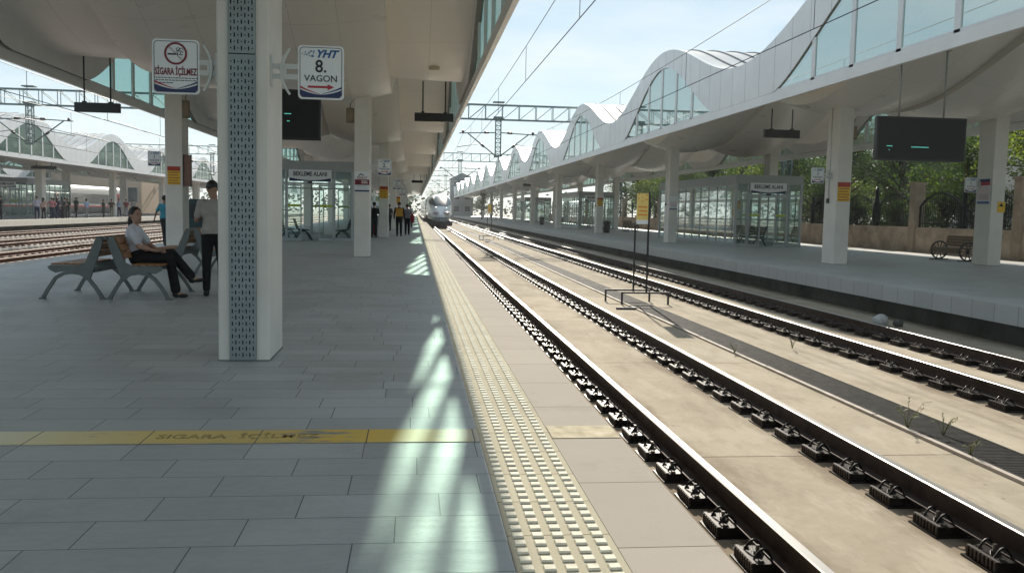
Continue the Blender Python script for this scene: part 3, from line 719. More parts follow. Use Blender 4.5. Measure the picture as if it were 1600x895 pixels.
notice('small red and yellow notice on the right platform, two columns beyond the nearest', 12.905, col_front(0, 26.25 + 2 * CS), 2.2)
notice('tiny red and yellow notice beyond the walking pair', -1.525, col_front(0, C0 + 4 * CS), 2.2)
def poster(label, x, yf, z, w, h, bands, wave=True):
    t = thing('poster', label, 'poster', (x, yf, z), 0)
    MB().box(-w / 2, w / 2, -.012, 0, -h / 2, h / 2).build('sheet', P_white, t, local=True)
    for (z0, z1, m) in bands: MB().box(-w / 2 + .01, w / 2 - .01, -.0145, -.0122, -h / 2 + z0 * h, -h / 2 + z1 * h).build('printed_band', m, t, local=True)
    b = MB()
    for k in range(4): b.box(-w / 2 + .05, w / 2 - .06, -.0145, -.0122, -h / 2 + (.16 + .06 * k) * h, -h / 2 + (.18 + .06 * k) * h)
    b.build('lines_of_print', P_grey, t, local=True)
    return t
q = poster('red and white notice on the white column behind the hanging screen', -1.525, col_front(0, C0 + CS), 2.17, .43, .60, [(.34, .60, P_dred), (.02, .10, P_navy)])
text('lettering', 'DİKKAT', .085, P_dred, q, (0, -.015, .105), sx=.9, bold=.002)
MB().prism([(-.12, .165), (-.03, .235), (.06, .165), (.02, .165), (-.03, .2), (-.08, .165)], -.0145, -.0122, 'y').build('emblem', P_ink, q, local=True)
b = MB(); b.box(-.02, .15, -.017, -.0148, .0, .022); b.box(-.02, .16, -.017, -.0148, -.05, -.028); b.build('white_print', P_white, q, local=True)
MB().prism([(-.16, -.05), (-.11, .03), (-.06, -.05)], -.017, -.0148, 'y').build('warning_mark', P_ink, q, local=True)
x, y, z = 18.046, 26.75, 2.36
poster('blue and red edged poster on the rear column at the right picture edge', x, 26.75, z, .62, .80, [(.86, .98, P_navy), (.72, .86, P_red), (.0, .10, P_blue), (.12, .68, P_pink)]).rotation_euler = (0, 0, R(-90))
x, y, z = 18.45, 0, 1.86
t = thing('small_notice', 'small yellow notice with a black mark beside the blue and red poster', 'notice', (x - .03, col_front(0, 26.8), z))
MB().box(-.13, .13, -.005, 0, -.17, .17).build('sheet', P_yel, t, local=True); MB().prism([(-.08, .02), (.0, .13), (.08, .02)], -.008, -.0052, 'y').build('mark', P_ink, t, local=True)
x, y, z = at(1046, 318, 42.6)
poster('small pink and dark notice on the column before the right waiting room', 12.905, col_front(0, 26.25 + CS), 2.0, .42, .7, [(.3, .6, P_pink), (.02, .1, P_navy)])
# perforated cable cover on the nearest column
t = thing('cable_cover', 'perforated blue-grey metal cover with slots and dots, up the front of the nearest column', 'cable cover', (-1.525, C0 - .402, 0))
M_perf = mat('blue_grey_perforated_steel', (.26, .30, .305), .45, .4, var=.1, scale=3)
CW, CH = .0305, .0565
def perf(z0, z1, nm):
    b = MB(); yf = C0 - .400 - .028; x0 = -1.53 - 3.5 * CW; rows = int((z1 - z0 - .03) / CH)
    for r in range(rows):
        for c in range(7):
            ax, az = x0 + c * CW, z0 + .015 + r * CH
            hw, hh = ((.0056, .0185) if (r + c) % 2 else (.0052, .0062))
            mx, mz = ax + CW / 2, az + CH / 2
            O = [(ax, yf, az), (ax + CW, yf, az), (ax + CW, yf, az + CH), (ax, yf, az + CH)]
            I = [(mx - hw, yf, mz - hh), (mx + hw, yf, mz - hh), (mx + hw, yf, mz + hh), (mx - hw, yf, mz + hh)]
            b.add(O + I, [(0, 1, 5, 4), (1, 2, 6, 5), (2, 3, 7, 6), (3, 0, 4, 7)])
            D = [(p[0], p[1] + .003, p[2]) for p in I]; b.add(I + D, [(0, 1, 5, 4), (1, 2, 6, 5), (2, 3, 7, 6), (3, 0, 4, 7)])
    zt = z0 + .015 + rows * CH; xr = x0 + 7 * CW
    b.quad((x0 - .012, yf, z0), (x0, yf, z0), (x0, yf, z1), (x0 - .012, yf, z1)); b.quad((xr, yf, z0), (xr + .012, yf, z0), (xr + .012, yf, z1), (xr, yf, z1))
    b.quad((x0, yf, z0), (xr, yf, z0), (xr, yf, z0 + .015), (x0, yf, z0 + .015)); b.quad((x0, yf, zt), (xr, yf, zt), (xr, yf, z1), (x0, yf, z1))
    for xx, s in ((x0 - .012, 0), (xr + .012, 1)): b.quad((xx, yf, z0), (xx, yf + .026, z0), (xx, yf + .026, z1), (xx, yf, z1))
    b.quad((x0 - .012, yf, z1), (xr + .012, yf, z1), (xr + .012, yf + .026, z1), (x0 - .012, yf + .026, z1)); b.quad((x0 - .012, yf, z0), (xr + .012, yf, z0), (xr + .012, yf + .026, z0), (x0 - .012, yf + .026, z0))
    b.build(nm, M_perf, t)
perf(.02, 2.725, 'lower_panel'); perf(2.735, 4.6, 'upper_panel')
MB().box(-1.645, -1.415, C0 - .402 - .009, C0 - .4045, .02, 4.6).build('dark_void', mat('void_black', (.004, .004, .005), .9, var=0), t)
# departure screens
def screen(label, xc, yc, zb, w, h, rods, topz):
    t = thing('departure_screen', label, 'screen', (xc, yc, zb), 0)
    MB().box(-w / 2, w / 2, -.06, .06, 0, h).build('housing', M_blk, t, local=True, bevel=.01)
    MB().box(-w / 2 + .04, w / 2 - .04, -.064, -.0605, .04, h - .04).build('display', mat('display_glass', (.018, .017, .016), .35, var=.1, scale=.8, spec=.25), t, local=True)
    e = mat('lit_green_pixels', (.1, .6, .5), .5, var=0); nt = e.node_tree.nodes['Principled BSDF']; nt.inputs['Emission Color'].default_value = (.15, .75, .6, 1); nt.inputs['Emission Strength'].default_value = .35
    b = MB()
    for (x0, x1, z) in rods['px']: 
        x = x0
        while x < x1: b.box(x, x + .018, -.067, -.0645, z - .008, z + .008); x += .026
    b.build('lit_text', e, t, local=True)
    for x in rods.get('h', (-w * .25, w * .25)): b = MB(); b.tube([(x, 0, h), (x, 0, topz - zb)], .02, 8); b.box(x - .06, x + .06, -.05, .05, topz - zb, topz - zb + .02); b.build('hanger', M_alu_, t, local=True)
M_alu_ = mat('grey_hanger', (.30, .29, .27), .45, .3, var=.1)
screen('dark departure screen hanging behind the nearest column at left', -2.83, 18.0, 2.71, 1.95, .97, {'px': [(.28, .40, .50), (.33, .36, .36)], 'h': (-.5, .06)}, 4.95)
screen('large dark departure screen hanging over the right platform', 10.62, 18.0, 2.64, 2.0, .92, {'px': [(-.77, -.66, .30), (-.72, -.70, .22), (-.22, .16, .29)]}, 4.95)
# hanging platform display bars
def hang_bar(label, x, y, z, top, w=1.2):
    t = thing('platform_display', label, 'display', (x, y, z), 0, 'thin black platform displays hung from the canopies')
    MB().box(-w / 2, w / 2, -.07, .07, -.13, .13).build('display_case', M_blk, t, local=True, bevel=.01)
    for s in (-.29, .29): b = MB(); b.tube([(s * w, 0, .13), (s * w, 0, top - z)], .022, 8); b.box(s * w - .05, s * w + .05, -.05, .05, .13, .17); b.build('hanger', M_dgrey, t, local=True)
hang_bar('black display bar hanging above the tactile strip near the train', .55, 28.0, 4.25, 5.35)
hang_bar('black display bar hanging at the top left, left of the SİGARA İÇİLMEZ sign', -8.75, 26, 4.02, 5.7)
hang_bar('black display bar hanging over the right platform, left of the big screen', 11.85, 28.2, 4.1, 4.9)
hang_bar('tiny black display bar far along our platform above the train', .2, 97, 4.4, 5.2)
hang_bar('small black display bar far along the right platform', 12.4, 98, 4.35, 4.9)
x, y, z = at(260, 290, 70)
hang_bar('black display bar on the far platform canopy at left, nearer one', -30.2, 77, 4.2, 5.0, 2.0)
hang_bar('black display bar on the far platform canopy, left of the first cream column', -31.5, 60, 4.25, 5.2, 2.0)
# cabinets and cameras at column tops
def colbox(label, x, y, z, w=.22, h=.42):
    t = thing('junction_box', label, 'junction box', (x, y, z), 0)
    MB().box(-w / 2, w / 2, -.06, .06, -h / 2, h / 2).build('box_body', mat('tan_box', (.22, .17, .11), .6, var=.2), t, local=True, bevel=.008)
    b = MB(); b.box(-w / 2 + .03, w / 2 - .03, -.07, -.061, -h / 2 + .04, h / 2 - .04); b.build('box_door', mat('tan_box_door', (.27, .21, .14), .5, var=.2), t, local=True)
    b = MB(); b.tube([(0, 0, h / 2), (0, 0, h / 2 + .12), (.06, 0, h / 2 + .2)], .014, 6); b.build('conduit', M_dgrey, t, local=True)
colbox('tan junction box high on the column behind the hanging screen', -1.88, 26.2, 4.05)
colbox('tan junction box at the top of the cream column behind the seated woman', -7.36, 29.9, 4.45, .24, .55)
colbox('small tan junction box at the top right of the nearest right platform column', 13.24, 26.1, 4.0, .2, .4)
t = thing('notice_board', 'red-brown notice panel standing out right of the cream column behind the seated woman', 'panel', (-7.32, 29.9, 2.5))
MB().box(-.11, .11, -.02, .02, -.5, .5).build('panel', mat('red_brown_panel', (.24, .12, .09), .5, var=.2, scale=6), t, local=True)
b = MB(); b.strip([(-.12, -.51), (.12, -.51), (.12, .51), (-.12, .51)], .025, -.03, .03, 0, closed=True); b.build('frame', M_dgrey, t, local=True)
# light fittings set in the ceiling
def downlight(label, x, y, z):
    t = thing('ceiling_light', label, 'ceiling light', (x, y, z), 0, 'round unlit lights in the canopy ceilings')
    MB().tube([(0, 0, -.05), (0, 0, .06)], .15, 20).build('trim_ring', mat('cream_ring', (.55, .50, .36), .4, var=0), t, local=True)
    MB().tube([(0, 0, -.058), (0, 0, -.0505)], .115, 20).build('lens', mat('amber_lens', (.38, .33, .20), .3, var=0), t, local=True)
for (x, y, lab) in [(.45, 20.4, 'round light in the ceiling at the top edge above the tactile strip'), (.48, 25.2, 'round light in the cream ceiling above the black display bar'), (-8.0, 21.5, 'round light in the dark ceiling at top left')]:
    ph = 16.6 + 1.1 * (x + 9.5) / 10.95; z = 5.05 + 2.15 * (.5 + .5 * math.cos(2 * PI * (y - ph) / PER)) + .18 + .06 * (1.45 - x) / 10.95
    downlight(lab, x, y, z - .02)
# ================================================================ STAND WITH YELLOW SHEET ON THE TRACK BED
t = thing('signboard_stand', 'thin black two-post stand with a yellow sheet, standing on the track slab', 'sign stand', (5.3, 20.9, Z0 + .001))
M_post = mat('blackened_post', (.025, .025, .028), .6, .3, var=.3, scale=12)
b = MB(); b.box(-.14, -.105, -.30, -.26, .30, 1.95); b.build('post', M_post, t, local=True)
b = MB(); b.box(.145, .185, -.42, -.38, .30, 2.64); b.build('post', M_post, t, local=True)
for (x0, x1, y) in ((-.68, .45, .3), (-.44, .72, -.4)):
    b = MB(); b.box(x0, x1, y - .02, y + .02, .26, .30); b.box(x0, x0 + .04, y - .02, y + .02, 0, .26); b.box(x1 - .04, x1, y - .02, y + .02, 0, .26); b.build('trestle', M_post, t, local=True)
b = MB(); b.prism([(-.135, 1.90), (.145, 1.90), (.145, 2.62), (-.135, 2.62)], -.41, -.395, 'y'); b.build('lower_edge', P_white, t, local=True)
MB().box(-.134, .144, -.4125, -.4105, 2.0, 2.618).build('yellow_sheet', mat('sun_yellow_sheet', (.80, .60, .18), .6, var=.1), t, local=True)
b = MB()
for k, z in enumerate((2.28, 2.19, 2.10)): b.box(-.10 + .02 * (k % 2), .12, -.4145, -.4127, z, z + .035)
for (px_, pz) in ((-.05, 2.58), (-.05, 2.48), (.04, 2.60), (.05, 2.51), (.04, 2.42), (.12, 2.56), (.16, 2.56), (.12, 2.46), (.16, 2.46)): b.box(px_ - .055, px_ - .03, -.4145, -.4127, pz, pz + .035)
b.build('orange_print', mat('orange_print', (.70, .26, .03), .6, var=0), t, local=True)
MB().box(-.80, .0, -1.5, -1.46, .0, .045).build('base_bar', M_post, t, local=True)
t2 = thing('signboard_stand', 'small distant two-post stand between the tracks beside the train', 'sign stand', (5.45, 66, Z0 + .02))
for ch in list(t.children):
    c = ch.copy(); COL.objects.link(c); c.parent = t2
# ================================================================ BENCHES
M_bfr = mat('grey_green_cast_frame', (.145, .16, .155), .5, .2, var=.12, scale=6)
M_wood = mat('varnished_wood_slat', (.36, .17, .07), .45, var=.35, scale=4, stretch=(12, 1, 12), bump=.1)
def arc_leg(c, s):
    return [(c - .455 * s, .0), (c - .36 * s, .16), (c - .25 * s, .32), (c - .13 * s, .385), (c, .405), (c + .13 * s, .385), (c + .24 * s, .31), (c + .34 * s, .18), (c + .455 * s, .0)]
def bench(label, loc, rz=0, L=1.35):
    t = thing('double_bench', label, 'bench', loc, rz, 'back to back benches on our platform')
    for e, y in enumerate((0, L)):
        b = MB(); a, c = y - .022, y + .022
        for s in (-1, 1):
            P = [(s * .03, .60), (s * .055, .945), (s * .12, .95), (s * .30, .56), (s * .40, .515), (s * .80, .510), (s * .865, .485), (s * .84, .445), (s * .76, .40)]
            Q = [(s * .62, .405), (s * .49, .425), (s * .36, .38), (s * .26, .28), (s * .20, .33), (s * .17, .43), (s * .16, .60)]
            poly = [(s * .075, .955), (s * .125, .945), (s * .30, .555), (s * .40, .512), (s * .82, .508), (s * .865, .485), (s * .84, .445), (s * .75, .395), (s * .64, .415), (s * .50, .425), (s * .38, .385), (s * .285, .285), (s * .235, .30), (s * .20, .40), (s * .055, .80), (s * .03, .93)]
            b.prism(poly if s > 0 else poly[::-1], a, c, 'y')
            b.strip(arc_leg(s * .50, 1), .052, a + .001, c - .001)
        b.box(-.05, .05, a, c, .905, .945)
        for x in (-.955, -.045, .045, .955): b.box(x - .045, x + .045, a - .008, c + .008, 0, .018)
        b.build('end_frame', M_bfr, t, local=True)
    for s in (-1, 1):
        for k in range(4):
            x0 = .385 + k * .115
            MB().box(*sorted((s * x0, s * (x0 + .10))), .024, L - .024, .512, .537).build('seat_slat', M_wood, t, local=True, bevel=.004)
        for k in range(3):
            z0 = .615 + k * .112; xa_ = .285 - (z0 - .555) * .455 + .01
            b = MB(); b.prism([(s * xa_, z0), (s * (xa_ + .024), z0 + .008), (s * (xa_ + .024 - .044), z0 + .105), (s * (xa_ - .044), z0 + .097)], .024, L - .024, 'y'); b.build('back_slat', M_wood, t, local=True)
    b = MB(); b.bar((-.30, .02, .40), (-.30, L - .02, .40), .04); b.bar((.30, .02, .40), (.30, L - .02, .40), .04); b.bar((0, .02, .92), (0, L - .02, .92), .03); b.build('cross_rail', M_bfr, t, local=True)
    t.scale = (.93, 1, .97)
    return t
bench('grey framed double bench with wooden slats that the woman sits on', (-4.47, 13.5, 0))
bench('second grey double bench, between the seated woman and the standing man', (-4.50, 18.7, 0))
# dark perforated seats inside the waiting rooms
M_seat = mat('dark_green_cast_seat', (.02, .028, .027), .45, .3, var=.15)
def seat_row(label, loc, rz, L=1.5, group='dark cast benches in the waiting rooms'):
    t = thing('waiting_bench', label, 'bench', loc, rz, group)
    b = MB()
    for k in range(5): b.box(-L / 2, L / 2, -.22 + k * .09, -.15 + k * .09, .42, .44)
    b.build('seat', M_seat, t, local=True)
    b = MB()
    for k in range(4): b.box(-L / 2, L / 2, .24 + .035 * k, .255 + .035 * k, .52 + .1 * k, .60 + .1 * k)
    b.build('backrest', M_seat, t, local=True)
    for x in (-L / 2 + .08, L / 2 - .08):
        b = MB(); b.strip([(.40, .92), (.25, .46), (-.24, .42)], .045, x - .02, x + .02); b.strip([(-.34, 0), (-.26, .18), (-.12, .36), (.04, .40), (.16, .34), (.28, .18), (.36, 0)], .045, x - .02, x + .02)
        b.v = [(v[1], v[0], v[2]) for v in b.v]; b.build('leg_frame', M_seat, t, local=True)
    return t
def waiting_room(label, x0, x1, y0, y1, h, sx0, sx1, group='glass waiting rooms'):
    t = thing('waiting_room', label, 'waiting room', ((x0 + x1) / 2, y0, 0), 0, group)
    M_wf = mat('grey_aluminium_frame', (.40, .42, .43), .4, .5, var=.06); M_wg = glass('clear_room_glass', (.80, .90, .87), refl=.6, alpha=.05, veil=(.5, .55, .52))
    hd = h - .42
    b = MB(); b.box(x0 - .06, x1 + .06, y0 - .06, y1 + .06, hd, h); b.build('roof_header', mat('grey_header', (.36, .37, .37), .45, .2, var=.06), t, bevel=.01)
    for x in (x0, x1):
        for y in (y0, y1): bx = MB(); bx.box(x - .05, x + .05, y - .05, y + .05, 0.002, hd); bx.build('corner_post', M_wf, t)
    sides = []
    for x in (x0, x1):
        b = MB(); n = int(round((y1 - y0) / 1.25))
        for i in range(1, n): y = y0 + (y1 - y0) * i / n; b.box(x - .03, x + .03, y - .025, y + .025, .16, hd)
        b.box(x - .035, x + .035, y0 + .05, y1 - .05, .003, .16); b.box(x - .031, x + .031, y0 + .05, y1 - .05, 1.22, 1.28); b.box(x - .031, x + .031, y0 + .05, y1 - .05, hd - .06, hd - .001)
        f = b.build('side_frame', M_wf, t); MB().quad((x, y0 + .05, .16), (x, y1 - .05, .16), (x, y1 - .05, hd), (x, y0 + .05, hd)).build('side_glass', M_wg, f)
    for y, nm in ((y0, 'front'), (y1, 'back')):
        b = MB(); d0, d1 = sx0, sx1
        for x in (d0, d1): b.box(x - .03, x + .03, y - .035, y + .035, .003, hd)
        b.box(x0 + .05, d0 - .03, y - .03, y + .03, .003, .14); b.box(d1 + .03, x1 - .05, y - .03, y + .03, .003, .14)
        b.box(x0 + .05, x1 - .05, y - .036, y + .036, hd - .55, hd - .47)
        f = b.build(nm + '_frame', M_wf, t); g = MB(); g.quad((x0 + .05, y, .14), (d0 - .03, y, .14), (d0 - .03, y, hd), (x0 + .05, y, hd)); g.quad((d1 + .03, y, .14), (x1 - .05, y, .14), (x1 - .05, y, hd), (d1 + .03, y, hd)); g.quad((d0 + .03, y, hd - .47), (d1 - .03, y, hd - .47), (d1 - .03, y, hd), (d0 + .03, y, hd))
        g.build(nm + '_glass', M_wg, f)
        mid = (d0 + d1) / 2
        for s, (xa, xb) in enumerate(((d0 + .04, mid - .35), (mid + .35, d1 - .04))):
            b = MB(); yy = y - .06
            b.box(xa, xa + .05, yy - .02, yy + .02, .02, hd - .56); b.box(xb - .05, xb, yy - .02, yy + .02, .02, hd - .56); b.box(xa + .05, xb - .05, yy - .018, yy + .018, .02, .12); b.box(xa + .05, xb - .05, yy - .018, yy + .018, hd - .62, hd - .56)
            d = b.build('sliding_door', M_wf, t); MB().quad((xa + .05, yy, .12), (xb - .05, yy, .12), (xb - .05, yy, hd - .62), (xa + .05, yy, hd - .62)).build('door_glass', M_wg, d)
            MB().box(xa + .05, xb - .05, yy - .006, yy - .003, 1.42, 1.52).build('warning_band', mat('lime_band', (.45, .55, .05), .5, var=.1), d)
        if nm == 'front':
            cx = mid; sw = min(1.75, d1 - d0 + .1)
            s_ = MB(); s_.box(cx - sw / 2, cx + sw / 2, y - .075, y - .045, hd - .42, hd + .06); sg = s_.build('sign_panel', P_white, t)
            b = MB(); n = 14; zb = hd - .42; hw = sw / 2 - .03
            top = [(cx - hw + 2 * hw * i / n, zb + .04 + .10 * abs(2 * i / n - 1) ** 1.6) for i in range(n + 1)]
            b.prism([(cx - hw, zb + .01), (cx + hw, zb + .01)] + top[::-1], y - .080, y - .076, 'y'); b.build('swoosh', P_navy, sg)
            o = text('lettering', 'BEKLEME ALANI', .25, P_ink, sg, (0, 0, 0), sx=.78, bold=.006); wl = WL(sg); o.location = (cx - wl.x, y - .078 - wl.y, hd - .12)
            MB().box(cx - .09, cx + .09, y - .14, y - .045, hd - .50, hd - .43).build('door_sensor', M_blk, t)
    return t
waiting_room('grey framed glass waiting room on our platform, behind the hanging screen', -6.6, -2.62, 38.0, 47.2, 3.32, -5.35, -3.35)
waiting_room('grey framed glass waiting room on the right platform', 14.8, 17.95, 40.1, 53, 3.32, 15.35, 17.3)
waiting_room('distant glass waiting room farther back on the right platform', 14.8, 18.0, 80, 92, 3.35, 15.2, 17.2)
waiting_room('farthest glass waiting room in view on the right platform', 14.6, 18.0, 118, 132, 3.35, 15.2, 17.2)
waiting_room('glass waiting room on the busy far platform at left', -36.0, -32.6, 79.5, 89, 3.4, -35.4, -33.2)
seat_row('dark bench with its back to the left glass, in the waiting room on our platform', (-5.6, 39.8, 0), R(85))
seat_row('dark bench in the middle of the waiting room on our platform', (-4.8, 39.3, 0), R(100))
seat_row('dark bench partly hidden by the door frame in the waiting room on our platform', (-3.15, 39.4, 0), R(-90), 1.1)
seat_row('dark bench close to the front glass of the right waiting room', (16.2, 41.6, 0), R(-80), 1.5)
seat_row('dark bench along the side glass of the right waiting room', (15.5, 46, 0), R(90), 2.4)
seat_row('dark bench by the rear side of the right waiting room', (17.2, 48, 0), R(-90), 2.4)
# wagon wheel benches
def wheel_bench(label, loc, rz, L=1.6):
    t = thing('wagon_wheel_bench', label, 'bench', loc, rz, 'wooden benches with wagon wheels at the ends')
    for x in (-L / 2, L / 2):
        b = MB(); r = .31
        ring = [(r * math.cos(2 * PI * i / 24), .345 + r * math.sin(2 * PI * i / 24)) for i in range(24)]
        b.strip(ring, .045, x - .025, x + .025, 0, closed=True)
        for k in range(10):
            a = PI * k / 5; b.bar((.05 * math.cos(a), x, .345 + .05 * math.sin(a)), (r * math.cos(a), x, .345 + r * math.sin(a)), .026)
        b.v = [(v[1], v[0], v[2]) if abs(v[1] - x) < .03 else v for v in b.v]
        b2 = MB(); b2.tube([(x - .05, 0, .345), (x + .05, 0, .345)], .06, 12); b2.box(x - .04, x + .04, -.36, .36, 0, .03); b2.box(x - .03, x + .03, -.12, .12, .03, .06)
        w_ = b.build('wheel', M_blk, t, local=True); b2.build('hub', M_blk, t, local=True)
    M_pl = mat('weathered_bench_plank', (.17, .12, .07), .6, var=.35, scale=5, stretch=(1, 14, 14))
    for k in range(4): MB().box(-L / 2 + .04, L / 2 - .04, -.28 + k * .12, -.18 + k * .12, .42, .45).build('seat_plank', M_pl, t, local=True)
    for k in range(4): MB().box(-L / 2 + .04, L / 2 - .04, .20 + .02 * k, .23 + .02 * k, .50 + k * .095, .585 + k * .095).build('back_plank', M_pl, t, local=True)
    MB().box(-L / 2 + .04, L / 2 - .04, -.31, -.28, .26, .44).build('apron', M_pl, t, local=True)
wheel_bench('wooden bench with black wagon wheels beside the poster column at right', (18.95, 29.6, 0), R(-88))
wheel_bench('distant wagon wheel bench between columns on the right platform', (17.1, 69.7, 0), R(50))
# bins
def bin_(label, x, y, h=.9, r=.28, m=M_blk):
    t = thing('litter_bin', label, 'bin', (x, y, 0), 0)
    MB().tube([(0, 0, .04), (0, 0, h * .85)], [r * .82, r], 16).build('bin_body', m, t, local=True)
    MB().tube([(0, 0, h * .85), (0, 0, h * .93), (0, 0, h)], [r * 1.06, r * 1.02, r * .6], 16).build('lid', M_dgrey, t, local=True)
bin_('black litter bin beside the third track-side column on the right platform', 13.6, 62.5)
bin_('black litter bin far along the right platform near a dark doorway', 13.7, 96)
# small stone by the shaded rail
b = MB(); b.ell((0, 0, 0), (.17, .12, .13), 12, 8); random.seed(9); b.v = [(v[0] * random.uniform(.85, 1.1), v[1] * random.uniform(.85, 1.1), v[2] * random.uniform(.85, 1.08)) for v in b.v]
o = b.build('crumpled_bag', mat('dirty_white_bag', (.5, .5, .48), .6, var=.3, scale=20)); o.location = (9.3, 16.8, -.62); tag(o, 'crumpled whitish bag lying under the right platform edge', 'bag')
b = MB(); b.ell((0, 0, 0), (.11, .10, .09), 10, 7); b.v = [(v[0] * random.uniform(.8, 1.15), v[1] * random.uniform(.8, 1.15), v[2]) for v in b.v]
o = b.build('dark_stone', M_dark); o.location = (9.62, 16.7, -.66); tag(o, 'dark lump lying beside the crumpled whitish bag', 'stone')
# weeds beside the grate
M_weed = mat('dry_weed', (.17, .17, .05), .8, var=.3)
random.seed(21)
for i, (x, y, s, lab) in enumerate([(5.0, 8.4, .40, 'tallest dry weed growing by the black drain grate'), (5.02, 7.4, .24, 'small green sprout by the drain grate nearest the camera'), (6.1, 13.7, .24, 'thin dry weed on the right of the drain grate'), (4.95, 13.2, .2, 'wispy weed left of the drain grate, farthest back'), (5.2, 8.1, .3, 'bushy weed rooted in the drain grate')]):
    b = MB()
    for k in range(9):
        a = random.uniform(0, 6.28); l = s * random.uniform(.5, 1); dx, dy = math.cos(a) * l * .55, math.sin(a) * l * .55
        p = [(0, 0, 0), (dx * .3, dy * .3, l * .45), (dx * .65, dy * .65, l * .75), (dx, dy, l * .82)]
        b.tube(p, [.004, .003, .0025, .0015], 4)
        for q in range(6):
            u = random.uniform(.3, 1); c = Vector(p[1]).lerp(Vector(p[3]), u); d = Vector((random.uniform(-1, 1), random.uniform(-1, 1), random.uniform(-.2, 1))).normalized() * .05 * s * 2; e = d.cross(Vector((0, 0, 1))) * .25
            b.add([c, c + d * .5 + e, c + d, c + d * .5 - e], [(0, 1, 2, 3)])
    o = b.build('weed', M_weed); o.location = (x, y, Z0 + .01); tag(o, lab, 'weed', 'weeds by the drain grate')
# ================================================================ PEOPLE
def remesh(mb, vox, smooth=3):
    me = mb.mesh('tmp', []); o = bpy.data.objects.new('tmp', me); COL.objects.link(o)
    r = o.modifiers.new('r', 'REMESH'); r.mode = 'VOXEL'; r.voxel_size = vox; r.use_smooth_shade = True
    s = o.modifiers.new('s', 'SMOOTH'); s.iterations = smooth; s.factor = .5
    dg = bpy.context.evaluated_depsgraph_get(); dg.update()
    out = bpy.data.meshes.new_from_object(o.evaluated_get(dg))
    bpy.data.objects.remove(o); out.materials.clear(); return out
def mobj(name, me, m, parent, loc=(0, 0, 0)):
    me.name = name; me.materials.append(m); o = bpy.data.objects.new(name, me); COL.objects.link(o); o.parent = parent; o.location = loc; return o
def cap(b, p, q, r0, r1, n=12):
    p = Vector(p); q = Vector(q); d = q - p
    b.tube([p, p.lerp(q, .5), q], [r0, (r0 + r1) / 2, r1], n); b.ell(p, (r0, r0, r0), n, 8); b.ell(q, (r1, r1, r1), n, 8)
def frame(fwd, up=(0, 0, 1)):
    """columns: right, forward, up"""
    f = Vector(fwd).normalized(); u = Vector(up); r = f.cross(u).normalized(); u = r.cross(f).normalized()
    return Matrix(((r.x, f.x, u.x), (r.y, f.y, u.y), (r.z, f.z, u.z)))
SKIN = mat('skin', (.42, .25, .18), .55, var=.08, scale=8); SKIN2 = mat('skin_tanned', (.30, .17, .11), .55, var=.08, scale=8)
HAIR = mat('dark_hair', (.012, .009, .008), .45, var=.3, scale=40)
SHOE = mat('black_shoe', (.01, .01, .011), .4, var=.1); SHOEB = mat('brown_shoe', (.07, .04, .025), .5, var=.1); SHOEW = mat('white_shoe', (.55, .55, .55), .5, var=.1)
CL = {}
def cloth(n, c):
    if n not in CL: CL[n] = mat('cloth_' + n, c, .85, var=.14, scale=9, bump=.25, bscale=30)
    return CL[n]
def hand(b, w, dirv, palm, s=1.0, curl=.5):
    """palm and five fingers. w wrist, dirv from wrist to fingers, palm normal"""
    F = frame(dirv, palm); r, f, u = F.col[0], F.col[1], F.col[2]; w = Vector(w)
    c = w + f * .05 * s
    b.ell(c, (.040 * s, .052 * s, .017 * s), 12, 8, rot=F)
    for i, (ox, L) in enumerate(((-.030, .065), (-.010, .078), (.011, .073), (.030, .055))):
        p = c + r * ox * s + f * .040 * s; a = curl * .6
        q = p + (f * math.cos(a) - u * math.sin(a)) * L * .5 * s; a = curl * 1.5
        e = q + (f * math.cos(a) - u * math.sin(a)) * L * .5 * s
        b.tube([p, q, e], [.0095 * s, .0088 * s, .007 * s], 8); b.ell(q, (.009 * s,) * 3, 8, 6); b.ell(e, (.0072 * s,) * 3, 8, 6)
    p = c - r * .034 * s - f * .02 * s; q = p + (f * .6 - r * .75 - u * .25) * .036 * s; e = q + (f * .9 - r * .1 - u * .35) * .030 * s
    b.tube([p, q, e], [.013 * s, .0105 * s, .0085 * s], 8); b.ell(e, (.0088 * s,) * 3, 8, 6); b.ell(q, (.0108 * s,) * 3, 8, 6)
